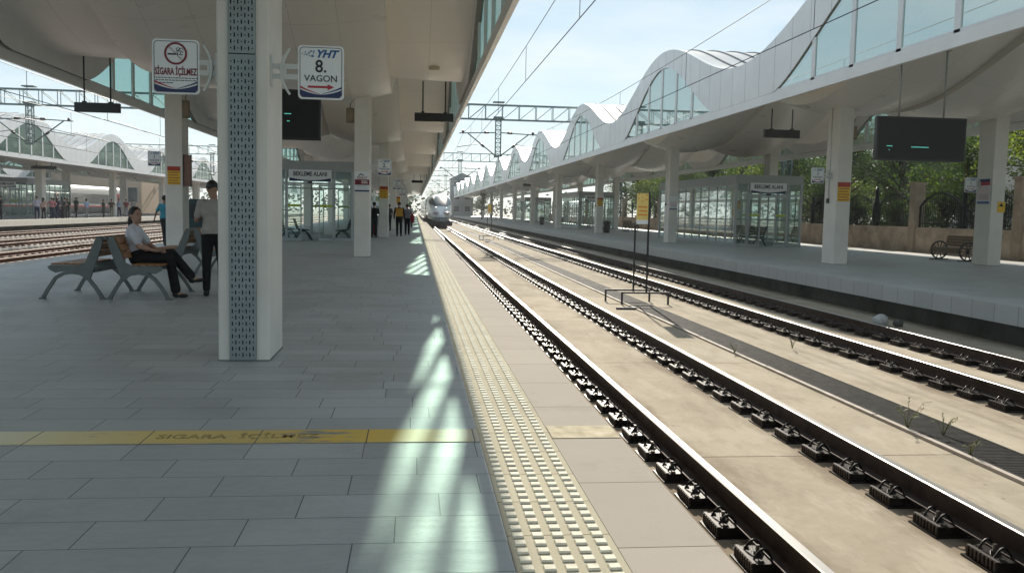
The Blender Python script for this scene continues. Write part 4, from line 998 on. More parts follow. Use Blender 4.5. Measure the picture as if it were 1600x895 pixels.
def person(label, loc, rz, J, skin=SKIN, top=None, legs=None, shoe=SHOE, hair='short', hairm=HAIR, sleeve='short', vox=.013, group=None, female=False, skirt=None, fat=1.0, pony=False):
    """J: joints in local space, facing +Y: head, face(dir), neck, chest, belly, pelvis, sh/el/wr/(hd dir)[L,R], hip/kn/an[L,R], toe dirs"""
    t = thing('person', label, 'person', loc, rz, group)
    fwd = Vector(J.get('fwd', (0, 1, 0))); spine = (Vector(J['neck']) - Vector(J['pelvis'])).normalized()
    T = frame(fwd, spine); Pv = frame(J.get('pfwd', fwd), J.get('pup', (0, 0, 1)))
    H = frame(J.get('face', fwd), J.get('hup', (0, 0, 1)))
    hc = Vector(J['head']); k = fat
    cw = .150 if female else .172
    def torso(b, g):
        b.ell(J['chest'], ((cw + g) * k, (.105 + g) * k, .19 + g), 16, 12, rot=T)
        b.ell(J['belly'], (((.125 if female else .145) + g) * k, (.098 + g) * k, .17 + g), 16, 12, rot=T)
    def pelv(b, g): b.ell(J['pelvis'], (((.165 if female else .158) + g) * k, (.115 + g) * k, .135 + g), 16, 12, rot=Pv)
    hs = 1.13
    b = MB(); torso(b, -.004); pelv(b, -.004)
    nk = Vector(J['neck']); cap(b, nk - spine * .03, hc - H.col[2] * .06 - H.col[1] * .012, .058 if not female else .048, .052 if not female else .045)
    b.ell(hc + H.col[2] * .018 - H.col[1] * .008, (.074 * hs, .092 * hs, .095 * hs), 16, 12, rot=H); b.ell(hc - H.col[2] * .048 + H.col[1] * .024, (.057 * hs, .068 * hs, .070 * hs), 14, 10, rot=H)
    if vox < .018:
        b.tube([hc + H.col[1] * .088 + H.col[2] * .018, hc + H.col[1] * .118 - H.col[2] * .02, hc + H.col[1] * .098 - H.col[2] * .03], [.009, .015, .012], 8)
        for s in (-1, 1): b.ell(hc + H.col[0] * s * .085 - H.col[2] * .002 - H.col[1] * .004, (.012, .02, .031), 10, 8, rot=H)
    for i in (0, 1):
        sh, el, wr = (Vector(J[q][i]) for q in ('sh', 'el', 'wr'))
        cap(b, Vector(J['chest']) + (sh - Vector(J['chest'])) * .6, sh, .05, .05 * k); cap(b, sh, el, .046 * k, .036); cap(b, el, wr, .037, .025)
        hand(b, wr, Vector(J['hd'][i]), Vector(J['pn'][i]), 1.0 if not female else .9, J.get('curl', .5))
        hp, kn, an = (Vector(J[q][i]) for q in ('hip', 'kn', 'an'))
        cap(b, hp, kn, .078 * k, .050); cap(b, kn, an, .051, .034)
        to = Vector(J['toe'][i]).normalized(); cap(b, an + Vector((0, 0, -.03)), an + to * .13 + Vector((0, 0, -.045)), .033, .028)
    mobj('body', remesh(b, vox), skin, t)
    # shirt
    b = MB(); torso(b, .014); g = .013
    cap(b, nk - spine * .075, nk - spine * .035, .072, .064 if not female else .055); 
    if not J.get('tuck'): b.ell(Vector(J['pelvis']) + Pv.col[2] * .04, ((.172 + .012) * k, .132 * k, .13), 16, 10, rot=Pv); b.ell(Vector(J['pelvis']).lerp(Vector(J['belly']), .6), (.168 * k, .122 * k, .15), 16, 10, rot=Pv)
    for i in (0, 1):
        sh, el, wr = (Vector(J[q][i]) for q in ('sh', 'el', 'wr'))
        cap(b, Vector(J['chest']) + (sh - Vector(J['chest'])) * .55, sh, .066, .066 * k)
        if sleeve == 'short': cap(b, sh, sh.lerp(el, .72), .063 * k, .057)
        elif sleeve == 'long': cap(b, sh, el, .062 * k, .050); cap(b, el, el.lerp(wr, .93), .050, .038)
        else: cap(b, sh, sh.lerp(el, .2), .058, .054)
    mobj('shirt', remesh(b, vox, 2), top, t)
    b = MB(); pelv(b, .012)
    for i in (0, 1):
        hp, kn, an = (Vector(J[q][i]) for q in ('hip', 'kn', 'an'))
        cap(b, Vector(J['pelvis']).lerp(hp, .6), hp, .10 * k, .10 * k); cap(b, hp, kn, .097 * k, .070); cap(b, kn, an + (kn - an).normalized() * .035, .070, .058 if J.get('flare') is None else J['flare'])
    mobj('trousers', remesh(b, vox, 2), legs, t)
    for i in (0, 1):
        an = Vector(J['an'][i]); to = Vector(J['toe'][i]).normalized(); b = MB(); F = frame(to, J.get('shup', [(0, 0, 1)] * 2)[i])
        b.ell(an - F.col[2] * .045 + to * .0, (.044, .062, .042), 12, 8, rot=F); b.ell(an - F.col[2] * .056 + to * .10, (.046, .085, .032), 12, 8, rot=F); cap(b, an, an - F.col[2] * .04, .045, .045)
        mobj('shoe', remesh(b, max(.009, vox * .7), 1), shoe, t)
    # hair
    b = MB(); 
    if hair == 'short': b.ell(hc + H.col[2] * .034 - H.col[1] * .018, (.092, .106, .103), 16, 12, rot=H)
    elif hair == 'tied': b.ell(hc + H.col[2] * .032 - H.col[1] * .022, (.093, .107, .107), 16, 12, rot=H); cap(b, hc - H.col[1] * .10 + H.col[2] * .03, hc - H.col[1] * .13 - H.col[2] * .10, .035, .05); cap(b, hc - H.col[1] * .13 - H.col[2] * .10, hc - H.col[1] * .11 - H.col[2] * .23, .05, .02)
    elif hair == 'long': b.ell(hc + H.col[2] * .030 - H.col[1] * .020, (.094, .108, .108), 16, 12, rot=H); cap(b, hc - H.col[1] * .05, hc - H.col[1] * .07 - H.col[2] * .22, .085, .07)
    if hair != 'bald': mobj('hair', remesh(b, vox, 1), hairm, t)
    if vox < .018:
        e = MB(); 
        for s in (-1, 1):
            e.ell(hc + H.col[0] * s * .033 + H.col[1] * .094 + H.col[2] * .012, (.011, .006, .006), 10, 6, rot=H)
            e.ell(hc + H.col[0] * s * .034 + H.col[1] * .097 + H.col[2] * .034, (.018, .006, .0035), 8, 6, rot=H)
        e.build('eyes', HAIR, t, local=True)
        e = MB(); e.ell(hc + H.col[1] * .102 - H.col[2] * .058, (.021, .008, .007), 10, 6, rot=H); e.build('mouth', mat('lips', (.28, .07, .07), .5, var=0), t, local=True)
    return t
def stand(H=1.72, stance=.10, step=0.0, arms='down', lean=0, look=(0, 1, 0), sc=None):
    s = H / 1.72
    J = dict(head=(0, .02 + lean, 1.60), neck=(0, lean * .8, 1.44), chest=(0, lean * .6, 1.26), belly=(0, 0, 1.08), pelvis=(0, -.01, .93), face=look,
             sh=[(-.18, lean * .7, 1.38), (.18, lean * .7, 1.38)], hip=[(-.085, 0, .90), (.085, 0, .90)], kn=[(-stance, .03 + step * .6, .49), (stance, .03 - step * .3, .49)],
             an=[(-stance, step, .085), (stance, -step, .085)], toe=[(-.2, 1, 0), (.2, 1, 0)])
    if arms == 'down': J.update(el=[(-.245, -.02, 1.11), (.245, -.02, 1.11)], wr=[(-.25, .05, .87), (.25, .05, .87)], hd=[(0, .2, -1), (0, .2, -1)], pn=[(-1, 0, 0), (1, 0, 0)])
    if arms == 'swing': J.update(el=[(-.24, -.10, 1.12), (.24, .06, 1.12)], wr=[(-.26, -.10, .88), (.25, .20, .92)], hd=[(0, .1, -1), (0, .4, -1)], pn=[(-1, 0, 0), (1, 0, 0)])
    if arms == 'phone': J.update(el=[(-.25, .02, 1.13), (.25, .0, 1.13)], wr=[(-.10, .25, 1.20), (.16, .22, 1.08)], hd=[(.35, .6, .4), (-.5, .7, .3)], pn=[(0, .4, -1), (0, .4, -1)])
    if arms == 'hips': J.update(el=[(-.36, -.05, 1.16), (.36, -.05, 1.16)], wr=[(-.22, .02, .98), (.22, .02, .98)], hd=[(.6, .5, -.4), (-.6, .5, -.4)], pn=[(-1, 0, 0), (1, 0, 0)])
    if arms == 'wide': J.update(el=[(-.30, -.06, 1.13), (.27, -.04, 1.12)], wr=[(-.42, .02, .92), (.33, .05, .88)], hd=[(-.4, .2, -1), (0, .2, -1)], pn=[(-1, 0, 0), (1, 0, 0)])
    out = {}
    for k, v in J.items():
        if k in ('face', 'toe', 'hd', 'pn'): out[k] = v; continue
        out[k] = [tuple(c * s for c in p) for p in v] if isinstance(v, list) else tuple(c * s for c in v)
    return out
# seated woman: local space, facing +Y, her right hand side is +X (towards the camera once turned to face +X in the world)
W_ = dict(head=(.0, .02, 1.225), neck=(0, .015, 1.075), chest=(0, -.015, .90), belly=(0, .0, .73), pelvis=(0, .04, .60), face=(.62, .75, .02), hup=(0, 0, 1),
          sh=[(-.155, .0, 1.01), (.155, .0, 1.01)], el=[(-.20, .17, .77), (.21, .12, .76)], wr=[(-.02, .36, .69), (.10, .35, .70)], hd=[(.5, .7, -.3), (-.6, .75, -.1)], pn=[(0, .3, -1), (0, .3, -1)],
          hip=[(-.085, .08, .585), (.085, .08, .575)], kn=[(-.075, .52, .66), (.085, .53, .60)], an=[(.03, .84, .30), (.09, .62, .085)], toe=[(.05, .85, .12), (.1, 1, 0)], shup=[(0, -.15, 1), (0, 0, 1)],
          tuck=True, flare=.075, pfwd=(0, 1, 0), curl=.7)
person('seated woman in a white shirt and black trousers, dark hair tied back, legs crossed', (-4.21, 14.0, 0), R(-90), W_, top=cloth('white', (.62, .63, .68)), legs=cloth('black', (.008, .008, .009)), hair='tied', female=True, vox=.010)
M_ = stand(1.78, .11, arms='phone', lean=.05, look=(-.45, .75, -.55)); M_['head'] = (-.03, .09, 1.65)
person('man in a beige polo shirt standing with his back to the camera, head bowed', (-3.08, 14.15, 0), R(6), M_, skin=SKIN2, top=cloth('beige', (.36, .33, .30)), legs=cloth('black', (.008, .008, .009)), vox=.010, fat=1.06)
V_ = stand(1.70, .10, step=.12, arms='wide')
person('man in a turquoise vest over a pale shirt, half hidden behind the cream column', (-8.50, 31.6, 0), R(-20), V_, skin=SKIN2, top=cloth('turquoise', (.04, .22, .30)), legs=cloth('charcoal', (.03, .032, .035)), vox=.014)
# pair walking away
x, y, z = at(624, 365, 43)
wp = dict(vox=.016)
p = person('person in black with a yellow panel on the back, walking away down our platform', (-.82, 46.9, 0), R(3), stand(1.78, .09, step=.12, arms='down'), top=cloth('darkred', (.03, .014, .014)), legs=cloth('black', (.008, .008, .009)), sleeve='long', vox=.014)
b = MB(); b.prism(rrect(.36, .42, .04), -.155, -.135, 'y'); b.v = [(v[0], v[1], v[2] + 1.24) for v in b.v]; b.build('yellow_panel', cloth('yellow', (.50, .26, .04)), p, local=True)
p = person('person in a grey top walking on the right of the pair, carrying a red bag', (-.42, 49.6, 0), R(-4), stand(1.68, .08, step=-.14, arms='down'), top=cloth('grey', (.20, .20, .21)), legs=cloth('black', (.008, .008, .009)), vox=.014)
b = MB(); b.ell((0, 0, 0), (.11, .20, .26), 14, 10); b.tube([(0, -.1, .2), (0, 0, .34), (0, .1, .2)], .012, 6)
o = b.build('red_bag', cloth('crimson', (.20, .012, .025))); o.location = (-.14, 49.2, .92); tag(o, 'dark red bag carried by the right one of the walking pair', 'bag')
for i, (px, Y, lab, top, rz) in enumerate([(586, 44, 'person in black mostly hidden behind the column with the small wagon sign 2', 'black', 10), (641, 70, 'tiny figure in pale clothes beyond the walking pair', 'white', -5), (609, 58, 'dark figure standing between columns just left of the walking pair', 'charcoal', 40)]):
    person(lab, (at(px, 330, Y)[0], Y, 0), R(rz), stand(1.72), top=cloth(top, (.1, .1, .1)), legs=cloth('charcoal', (.03, .032, .035)), vox=.022)
b = MB(); b.box(-.2, .2, -.14, .14, .06, .86); b.tube([(-.15, .1, .86), (-.15, .1, 1.08), (.15, .1, 1.08), (.15, .1, .86)], .014, 6)
t = thing('suitcase', 'tall dark red suitcase standing behind the column with the walking pair', 'suitcase', (-2.2, 46.2, 0), R(20)); b.build('case', cloth('wine', (.16, .02, .025)), t, local=True, bevel=.02)
for s in (-.15, .15): MB().tube([(s - .02, 0, .035), (s + .02, 0, .035)], .035, 10).build('wheel', M_blk, t, local=True)
# teal-dark cabinet glimpsed between the left column and the standing man
t = thing('ticket_cabinet', 'dark teal cabinet glimpsed between the cream column and the standing man', 'cabinet', (-8.0, 34.5, 0))
MB().box(-.55, .55, -.3, .3, .0, 1.62).build('cabinet_body', mat('dark_teal_paint', (.012, .045, .055), .4, var=.2), t, local=True, bevel=.02)
MB().box(-.45, .45, -.315, -.302, .9, 1.45).build('cabinet_door', mat('black_teal', (.006, .014, .018), .3, var=.1), t, local=True)
# people on the far platform, each where the photograph has them
def PJ(px, Y):
    a = (px - 800) / FPX; return Y * (a + .10906) / (1 - .10906 * a)
FP = [(3, 64.0, 'black', 'charcoal', 'short', 'hips', 90, 'figure in a dark top walking at the left picture edge on the far platform'),
      (60, 66.5, 'lilac', 'navy', 'short', 'wide', 5, 'person in a pale lilac shirt and blue trousers in front of the first cream column'),
      (78, 67.5, 'salmon', 'black', 'long', 'down', -10, 'woman in a pinkish top and black trousers standing right of the pale lilac shirt'),
      (93, 75.0, 'charcoal', 'charcoal', 'short', 'down', 60, 'dark figure with a backpack waiting left of the grey shirted person'),
      (99, 71.0, 'grey', 'black', 'short', 'hips', 20, 'person in a grey top and dark trousers among the waiting group'),
      (114, 71.5, 'black', 'charcoal', 'short', 'phone', 40, 'person in black looking at a phone in the middle of the waiting group'),
      (130, 70.0, 'navy', 'navy', 'long', 'down', -20, 'person in navy clothes with dark hair left of the striped pink top'),
      (140, 69.0, 'pink', 'navy', 'short', 'hips', 10, 'person in a pink top and navy trousers, right end of the waiting group'),
      (176, 72.0, 'black', 'charcoal', 'short', 'down', 0, 'black clothed figure left one beside the second cream column with a suitcase'),
      (181, 71.0, 'charcoal', 'charcoal', 'long', 'phone', 0, 'tall dark clothed figure beside the second cream column'),
      (216, 82.0, 'brown', 'olive', 'short', 'hips', 0, 'person in brown with light trousers before the pale wall on the far platform'),
      (229, 86.0, 'wine', 'grey', 'short', 'phone', 30, 'person in a wine red top beyond the pale wall on the far platform'),
      (86, 74.0, 'brown', 'charcoal', 'short', 'down', 100, 'person in brown just left of the dark figure with a backpack'),
      (106, 73.5, 'white', 'grey', 'short', 'hips', -60, 'person in a white top between the grey top and the person with a phone'),
      (121, 75.5, 'charcoal', 'black', 'long', 'down', 150, 'person in charcoal behind the person looking at a phone'),
      (148, 76.0, 'skyblue', 'grey', 'short', 'down', 60, 'person in pale blue bending behind the pink top'),
      (205, 80.0, 'black', 'black', 'short', 'phone', 80, 'dark figure behind the seated woman’s head on the far platform'),
      (224, 88.0, 'grey', 'black', 'short', 'down', 30, 'small grey figure between the brown and the wine red tops'),
      (239, 84.0, 'skyblue', 'navy', 'short', 'down', -30, 'person in a light blue shirt near the turquoise vest, far platform')]
CC = dict(white=(.6, .6, .6), black=(.012, .012, .013), charcoal=(.03, .032, .035), lilac=(.45, .45, .58), navy=(.015, .02, .06), salmon=(.45, .30, .27), grey=(.20, .20, .21), pink=(.45, .18, .20), brown=(.08, .05, .035), olive=(.20, .18, .13), wine=(.16, .02, .025), skyblue=(.30, .38, .55))
random.seed(12)
for (px, Y, top, lg, hr, arms, rz, lab) in FP:
    x = min(-28.7, PJ(px, Y * 1.08)); Y = Y * 1.08
    person(lab, (x, Y, ZL), R(rz), stand(random.uniform(1.66, 1.8), .10, step=random.uniform(-.1, .1), arms=arms), top=cloth(top, CC[top]), legs=cloth(lg, CC[lg]), hair=hr, vox=.024)
t = thing('suitcase', 'black suitcase beside the second cream column on the far platform', 'suitcase', (min(-28.9, PJ(171, 77)), 77, ZL)); 
MB().box(-.26, .26, -.16, .16, .06, .95).build('case', cloth('black', CC['black']), t, local=True, bevel=.03); b = MB(); b.tube([(-.15, .1, .95), (-.15, .1, 1.12), (.15, .1, 1.12), (.15, .1, .95)], .016, 6); b.build('handle', M_blk, t, local=True)
# ================================================================ WALL, FENCE, TREES AND CARS ON THE RIGHT
M_wall = mat('stained_beige_wall', (.44, .345, .27), .9, var=.42, scale=1.4, bump=.3, bscale=18)
M_pil = mat('beige_pillar', (.38, .30, .23), .9, var=.3, scale=2, bump=.2, bscale=18)
M_iron = mat('black_wrought_iron', (.012, .013, .016), .5, .4, var=.1)
w = thing('boundary_wall', 'stained beige wall with tall square pillars behind the right platform', 'wall', (22.15, 24, -.1))
MB().box(22.0, 22.28, 15, 150, -.3, 1.08).build('wall', M_wall, w)
PY = [16.6 + 6.95 * i for i in range(20)]
for i, y in enumerate(PY):
    b = MB(); b.bbox(21.9, 22.38, y - .24, y + .24, -.3, 2.95, .02); b.box(21.85, 22.43, y - .29, y + .29, 2.951, 3.06); b.build('pillar', M_pil, w)
for i in range(len(PY) - 1):
    y0, y1 = PY[i] + .24, PY[i + 1] - .24; ym = (y0 + y1) / 2
    where = ['nearest the right picture edge', 'behind the wagon wheel bench', 'between the two nearest right platform columns', 'just beyond the nearest right platform column'][i] if i < 4 else 'in the %s bay from the right picture edge' % (ORD[i] if i < 16 else 'far %s' % ORD[i - 16])
    t = thing('iron_fence_panel', 'black iron fence panel %s' % where, 'fence', (22.14, ym, 1.08), 0, 'black iron fence panels between the pillars')
    for (a, c) in ((y0, ym - .12), (ym + .12, y1)):
        b = MB(); n = 12
        top = [(a + (c - a) * k / n, 1.95 + .62 * math.sin(PI * k / n) ** .8) for k in range(n + 1)]
        for k in range(n): b.bar((22.14, top[k][0], top[k][1]), (22.14, top[k + 1][0], top[k + 1][1]), .05, up=(1, 0, 0))
        b.bar((22.14, a, 1.25), (22.14, c, 1.25), .04); b.bar((22.14, a + .03, 1.08), (22.14, a + .03, 1.97), .05); b.bar((22.14, c - .03, 1.08), (22.14, c - .03, 1.97), .05)
        if i < 9:
            q = int((c - a) / .13)
            for k in range(1, q):
                yy = a + (c - a) * k / q; zt = 1.95 + .62 * math.sin(PI * k / q) ** .8
                b.box(22.13, 22.15, yy - .009, yy + .009, 1.09, zt + (.10 if k % 2 else 0))
        b.build('arched_panel', M_iron, t)
    b = MB()
    if i == 3: b.tube([(22.14, ym, 1.085), (22.14, ym, 1.35), (22.14, ym, 1.7), (22.14, ym, 2.15), (22.14, ym, 2.35), (22.14, ym, 2.75), (22.14, ym, 2.95)], [.13, .18, .20, .17, .10, .09, .05], 10)
    else: b.box(22.08, 22.20, ym - .06, ym + .06, 1.085, 2.55)
    b.build('centre_post', M_iron, t)
struct('parking_ground', MB().box(22.5, 60, 10, 170, -.85, .30), mat('parking_asphalt', (.09, .09, .09), .9, var=.3))

def leaf_mat(name, c, tr):
    m = bpy.data.materials.new(name); m.use_nodes = True; nt = m.node_tree; n = nt.nodes; l = nt.links; n.remove(n['Principled BSDF'])
    g = n.new('ShaderNodeNewGeometry'); r = n.new('ShaderNodeValToRGB'); r.color_ramp.elements[0].color = (*[v * .55 for v in c], 1); r.color_ramp.elements[1].color = (*[min(1, v * 1.5) for v in c], 1)
    l.new(g.outputs['Random Per Island'], r.inputs[0])
    d = n.new('ShaderNodeBsdfDiffuse'); t = n.new('ShaderNodeBsdfTranslucent'); gl = n.new('ShaderNodeBsdfGlossy'); gl.inputs['Roughness'].default_value = .5
    l.new(r.outputs[0], d.inputs[0]); mm = n.new('ShaderNodeMix'); mm.data_type = 'RGBA'; mm.blend_type = 'MULTIPLY'; mm.inputs[0].default_value = 1; l.new(r.outputs[0], mm.inputs[6]); mm.inputs[7].default_value = (tr * 1.3, tr * 1.25, tr * .4, 1)
    l.new(mm.outputs[2], t.inputs[0]); a = n.new('ShaderNodeMixShader'); a.inputs[0].default_value = .5; l.new(d.outputs[0], a.inputs[1]); l.new(t.outputs[0], a.inputs[2])
    a2 = n.new('ShaderNodeMixShader'); a2.inputs[0].default_value = .06; l.new(a.outputs[0], a2.inputs[1]); l.new(gl.outputs[0], a2.inputs[2]); l.new(a2.outputs[0], n['Material Output'].inputs[0]); return m
LM = [leaf_mat('broad_leaves', (.032, .056, .017), 2.1), leaf_mat('dark_leaves', (.020, .038, .014), 1.8), leaf_mat('yellow_green_leaves', (.055, .078, .020), 2.4)]
M_bark = mat('brown_bark', (.10, .07, .05), .95, var=.4, scale=9, bump=.6, bscale=20)
def tree_meshes(seed, H=7.5, Rr=2.6, n=8500, leaf=.14, low=.28, droop=0):
    rnd = random.Random(seed); tk = MB(); segs = []
    p = [(0, 0, -.1), (rnd.uniform(-.1, .1), rnd.uniform(-.1, .1), H * .2), (rnd.uniform(-.25, .25), rnd.uniform(-.25, .25), H * .42), (rnd.uniform(-.3, .3), rnd.uniform(-.3, .3), H * .75)]
    tk.tube(p, [.17, .13, .10, .03], 8)
    cl = []
    for k in range(15):
        a = k * 2.4 + rnd.uniform(-.4, .4); u = rnd.uniform(.18, .95); z0 = H * (low + (.7 - low) * u * .8); q = Vector(p[1]).lerp(Vector(p[3]), u)
        rr = Rr * rnd.uniform(.45, .95) * (1.15 - .65 * u); e = Vector((math.cos(a) * rr, math.sin(a) * rr, H * (low + (1 - low) * u) + rnd.uniform(-.3, .3) - droop))
        m = q.lerp(e, .5) + Vector((0, 0, .25)); tk.tube([q, m, e], [.055, .035, .012], 5); cl.append((e, rnd.uniform(.65, 1.15) * Rr * .42)); cl.append((m, rnd.uniform(.5, .8) * Rr * .35))
    cl.append((Vector(p[3]) + Vector((0, 0, H * .1)), Rr * .45))
    lf = MB()
    for i in range(n):
        c, r = cl[rnd.randrange(len(cl))]
        while True:
            d = Vector((rnd.uniform(-1, 1), rnd.uniform(-1, 1), rnd.uniform(-1, 1)))
            if d.length < 1: break
        d = d.normalized() * (d.length ** .5); P = c + Vector((d.x * r, d.y * r, d.z * r * .7))
        x = Vector((rnd.gauss(0, 1), rnd.gauss(0, 1), rnd.gauss(0, .5))).normalized(); y = x.cross(Vector((rnd.gauss(0, 1), rnd.gauss(0, 1), rnd.gauss(0, 1)))).normalized(); s = leaf * rnd.uniform(.6, 1.25)
        lf.add([P, P + x * s * .5 + y * s * .28, P + x * s, P + x * s * .5 - y * s * .28], [(0, 1, 2, 3)])
    return tk, lf
TV = []
for v, (H, Rr, lf) in enumerate(((7.0, 3.0, 1), (6.2, 2.8, 2), (8.0, 3.2, 1), (5.6, 2.5, 0))):
    a, c = tree_meshes(40 + v, H, Rr); TV.append((a.mesh('trunk', M_bark), [c.mesh('crown', m) for m in LM]))
for v in range(2):
    a, c = tree_meshes(60 + v, 6.5, 3.6, 9000, .2, .08); TV.append((a.mesh('trunk', M_bark), [c.mesh('crown', m) for m in LM]))
a, c = tree_meshes(77, 2.3, 1.35, 3600, .10, .08); BUSH = (a.mesh('stem', M_bark), [c.mesh('foliage', m) for m in LM])
def tree(label, x, y, z, v, lm, s, group, rz):
    t = thing('broadleaf_tree', label, 'tree', (x, y, z), rz, group)
    for nm, me in (('trunk', TV[v][0]), ('crown', TV[v][1][lm])):
        o = bpy.data.objects.new(nm, me); COL.objects.link(o); o.parent = t; o.scale = (s, s, s)
random.seed(4)
nt_ = 0
for i in range(15):
    y = 20 + 6.3 * i + random.uniform(-1, 1); x = 25.3 + random.uniform(-.6, 1.2) + (i > 6) * .6
    pos = ['at the right picture edge', 'behind the poster column', 'behind the wagon wheel bench', 'between the big screen and the poster column', 'just below the big screen', 'left of the big screen', 'behind the nearest right column'][i] if i < 7 else '%s from the right picture edge' % ORD[i]
    tree('leafy green tree behind the iron fence, %s' % pos, x, y, .3, i % 4, (0, 1, 2, 0, 1)[i % 5], random.uniform(.92, 1.12), 'trees behind the iron fence', random.uniform(0, 6))
for i in range(14):
    tree('tree of the second row beyond the fence, %s from the right' % ORD[i], 37 + random.uniform(-1.5, 1.5), 32 + i * 8.5, .3, 4 + i % 2, (1, 0, 1, 1)[i % 4], 1.2, 'second row of trees beyond the parked cars', random.uniform(0, 6))
for i in range(32):
    t = thing('shrub', 'leafy shrub in the %s row behind the iron fence, %s from the right picture edge' % (('front', 'back')[i % 2], ORD[i // 2]), 'shrub', (23.4 + 3.0 * (i % 2) + random.uniform(0, .8), 20 + 4.4 * (i // 2) + 2 * (i % 2) + random.uniform(-.6, .6), .3), random.uniform(0, 6), 'shrubs behind the iron fence')
    s = random.uniform(.75, 1.15) * (1 + .35 * (i % 2))
    for nm, me in (('stem', BUSH[0]), ('foliage', BUSH[1][(1, 0, 1, 2)[i % 4]])):
        o = bpy.data.objects.new(nm, me); COL.objects.link(o); o.parent = t; o.scale = (s, s, s)
for i, (x, y) in enumerate(((-3, 262), (-9, 268), (-15, 256), (6, 275), (13, 262))):
    tree('hazy tree beyond the end of the platforms, %s from the left' % ORD[i], x, y, -.8, i % 4, (1, 0, 1, 0, 1)[i], 1.35, 'hazy trees beyond the train', i)
for i in range(12):
    tree('tall hazy tree far behind the fence, %s from the right' % ORD[i], 56 + random.uniform(-4, 4), 62 + i * 12.5, -.8, 4 + i % 2, 1, 1.75, 'hazy trees far behind the fence', random.uniform(0, 6))
# saplings by the end of the right platform edge
tree('young yellow-green tree by the far end of the right platform edge', 11.2, 150, 0, 3, 2, .8, 'hazy trees beyond the train', 1)
# parked cars
M_tyre = mat('tyre_rubber', (.015, .015, .016), .8, var=.1); M_cgl = mat('car_window', (.02, .025, .03), .08, var=0, spec=.8)
def car(label, x, y, z, rz, col):
    t = thing('parked_car', label, 'car', (x, y, z), rz, 'cars parked beyond the fence')
    pm = mat('car_paint_%d' % int(col[0] * 100), col, .25, .1, var=0, coat=1)
    prof = [(-2.1, .35), (-2.12, .75), (-1.95, .92), (-1.25, .98), (-.70, 1.42), (.75, 1.46), (1.45, 1.02), (2.02, .92), (2.12, .6), (2.1, .32)]
    b = MB(); n = len(prof); Ws = [.80, .84, .84, .86, .66, .66, .86, .84, .82, .80]
    b.add([(-Ws[i], p[0], p[1]) for i, p in enumerate(prof)] + [(Ws[i], p[0], p[1]) for i, p in enumerate(prof)], [(i, (i + 1) % n, n + (i + 1) % n, n + i) for i in range(n)] + [tuple(range(n - 1, -1, -1)), tuple(range(n, 2 * n))])
    b.build('car_body', pm, t, local=True, bevel=.04)
    for s in (-1, 1):
        b = MB(); q = [(s * .845, -1.08, 1.0), (s * .845, 1.22, 1.02), (s * .688, .70, 1.38), (s * .688, -.66, 1.36)]; b.add(q, [(0, 1, 2, 3) if s > 0 else (3, 2, 1, 0)]); b.build('side_window', M_cgl, t, local=True)
        for y_ in (-1.3, 1.3):
            ty = MB(); ty.tube([(s * .66, y_, .32), (s * .87, y_, .32)], .32, 16); w_ = ty.build('wheel', M_tyre, t, local=True); r_ = MB(); r_.tube([(s * .86, y_, .32), (s * .885, y_, .32)], .19, 10); r_.build('rim', P_grey, w_, local=True)
        MB().box(*sorted((s * .45, s * .75)), -2.135, -2.10, .62, .76).build('headlight', P_white, t, local=True)
    MB().add([(-.78, -1.22, 1.0), (.78, -1.22, 1.0), (.62, -.76, 1.39), (-.62, -.76, 1.39)], [(0, 1, 2, 3)]).build('windscreen', M_cgl, t, local=True)
for i, (x, y, rz, col, lab) in enumerate([(31.5, 47.5, 80, (.7, .7, .7), 'white car parked beyond the fence, left of the nearest right column'), (30.5, 43.0, 95, (.35, .37, .4), 'silver car beyond the fence, right of the nearest right column'), (31.0, 39.2, 88, (.75, .76, .78), 'white car parked beyond the fence below the big screen'), (30.5, 52.5, 92, (.02, .03, .06), 'dark blue car beyond the fence behind the glass waiting room'), (31.2, 35.0, 86, (.62, .62, .6), 'pale car beyond the fence behind the wagon wheel bench'), (31.0, 29.5, 90, (.1, .2, .4), 'blue car beyond the fence near the right picture edge')]):
    car(lab, x, y, .38, R(rz), col)
# ================================================================ BUILDINGS FAR AWAY
def building(label, x0, x1, y0, y1, h, c, floors, bays, name='apartment_building', roofc=(.3, .25, .22), pitched=False):
    t = thing(name, label, 'building', ((x0 + x1) / 2, y0, -.9)); m = mat('render_%d_%d' % (int(c[0] * 1000), int(h * 10)), c, .9, var=.12, scale=.4)
    MB().box(x0, x1, y0, y1, -1, h).build('wall', m, t)
    if pitched: b = MB(); b.prism([(x0 - .4, h + .01), (x1 + .4, h + .01), ((x0 + x1) / 2, h + (x1 - x0) * .28)], y0 - .4, y1 + .4, 'y'); b.build('roof', mat('roof_%d' % int(roofc[0] * 1000), roofc, .8, var=.2), t)
    else: MB().box(x0 - .3, x1 + .3, y0 - .3, y1 + .3, h + .01, h + .4).build('roof', m, t)
    for f in range(floors):
        for k in range(bays):
            xx = x0 + (x1 - x0) * (k + .5) / bays; zz = h * (f + .35) / floors; ww = (x1 - x0) / bays * .25
            b = MB(); b.box(xx - ww - .08, xx + ww + .08, y0 - .05, y0 - .003, zz - .08, zz + h / floors * .45 + .08); o = b.build('window', P_grey, t); MB().box(xx - ww, xx + ww, y0 - .06, y0 - .052, zz, zz + h / floors * .45).build('pane', M_cgl, o)
building('pale beige station building behind the far platform', -54, -41, 140, 160, 9.5, (.55, .43, .32), 2, 5, 'station_building')
building('grey gabled tower rising just right of the train nose', 9.2, 15.0, 232, 240, 9.5, (.22, .24, .25), 3, 2, 'gabled_tower', (.16, .17, .18), True)
building('pale low building hazy behind the tail of the train', -16, -6, 300, 320, 9, (.4, .42, .42), 3, 4)
building('cream apartment block glimpsed through the trees beyond the fence', 52, 66, 62, 80, 15, (.50, .45, .38), 5, 4)
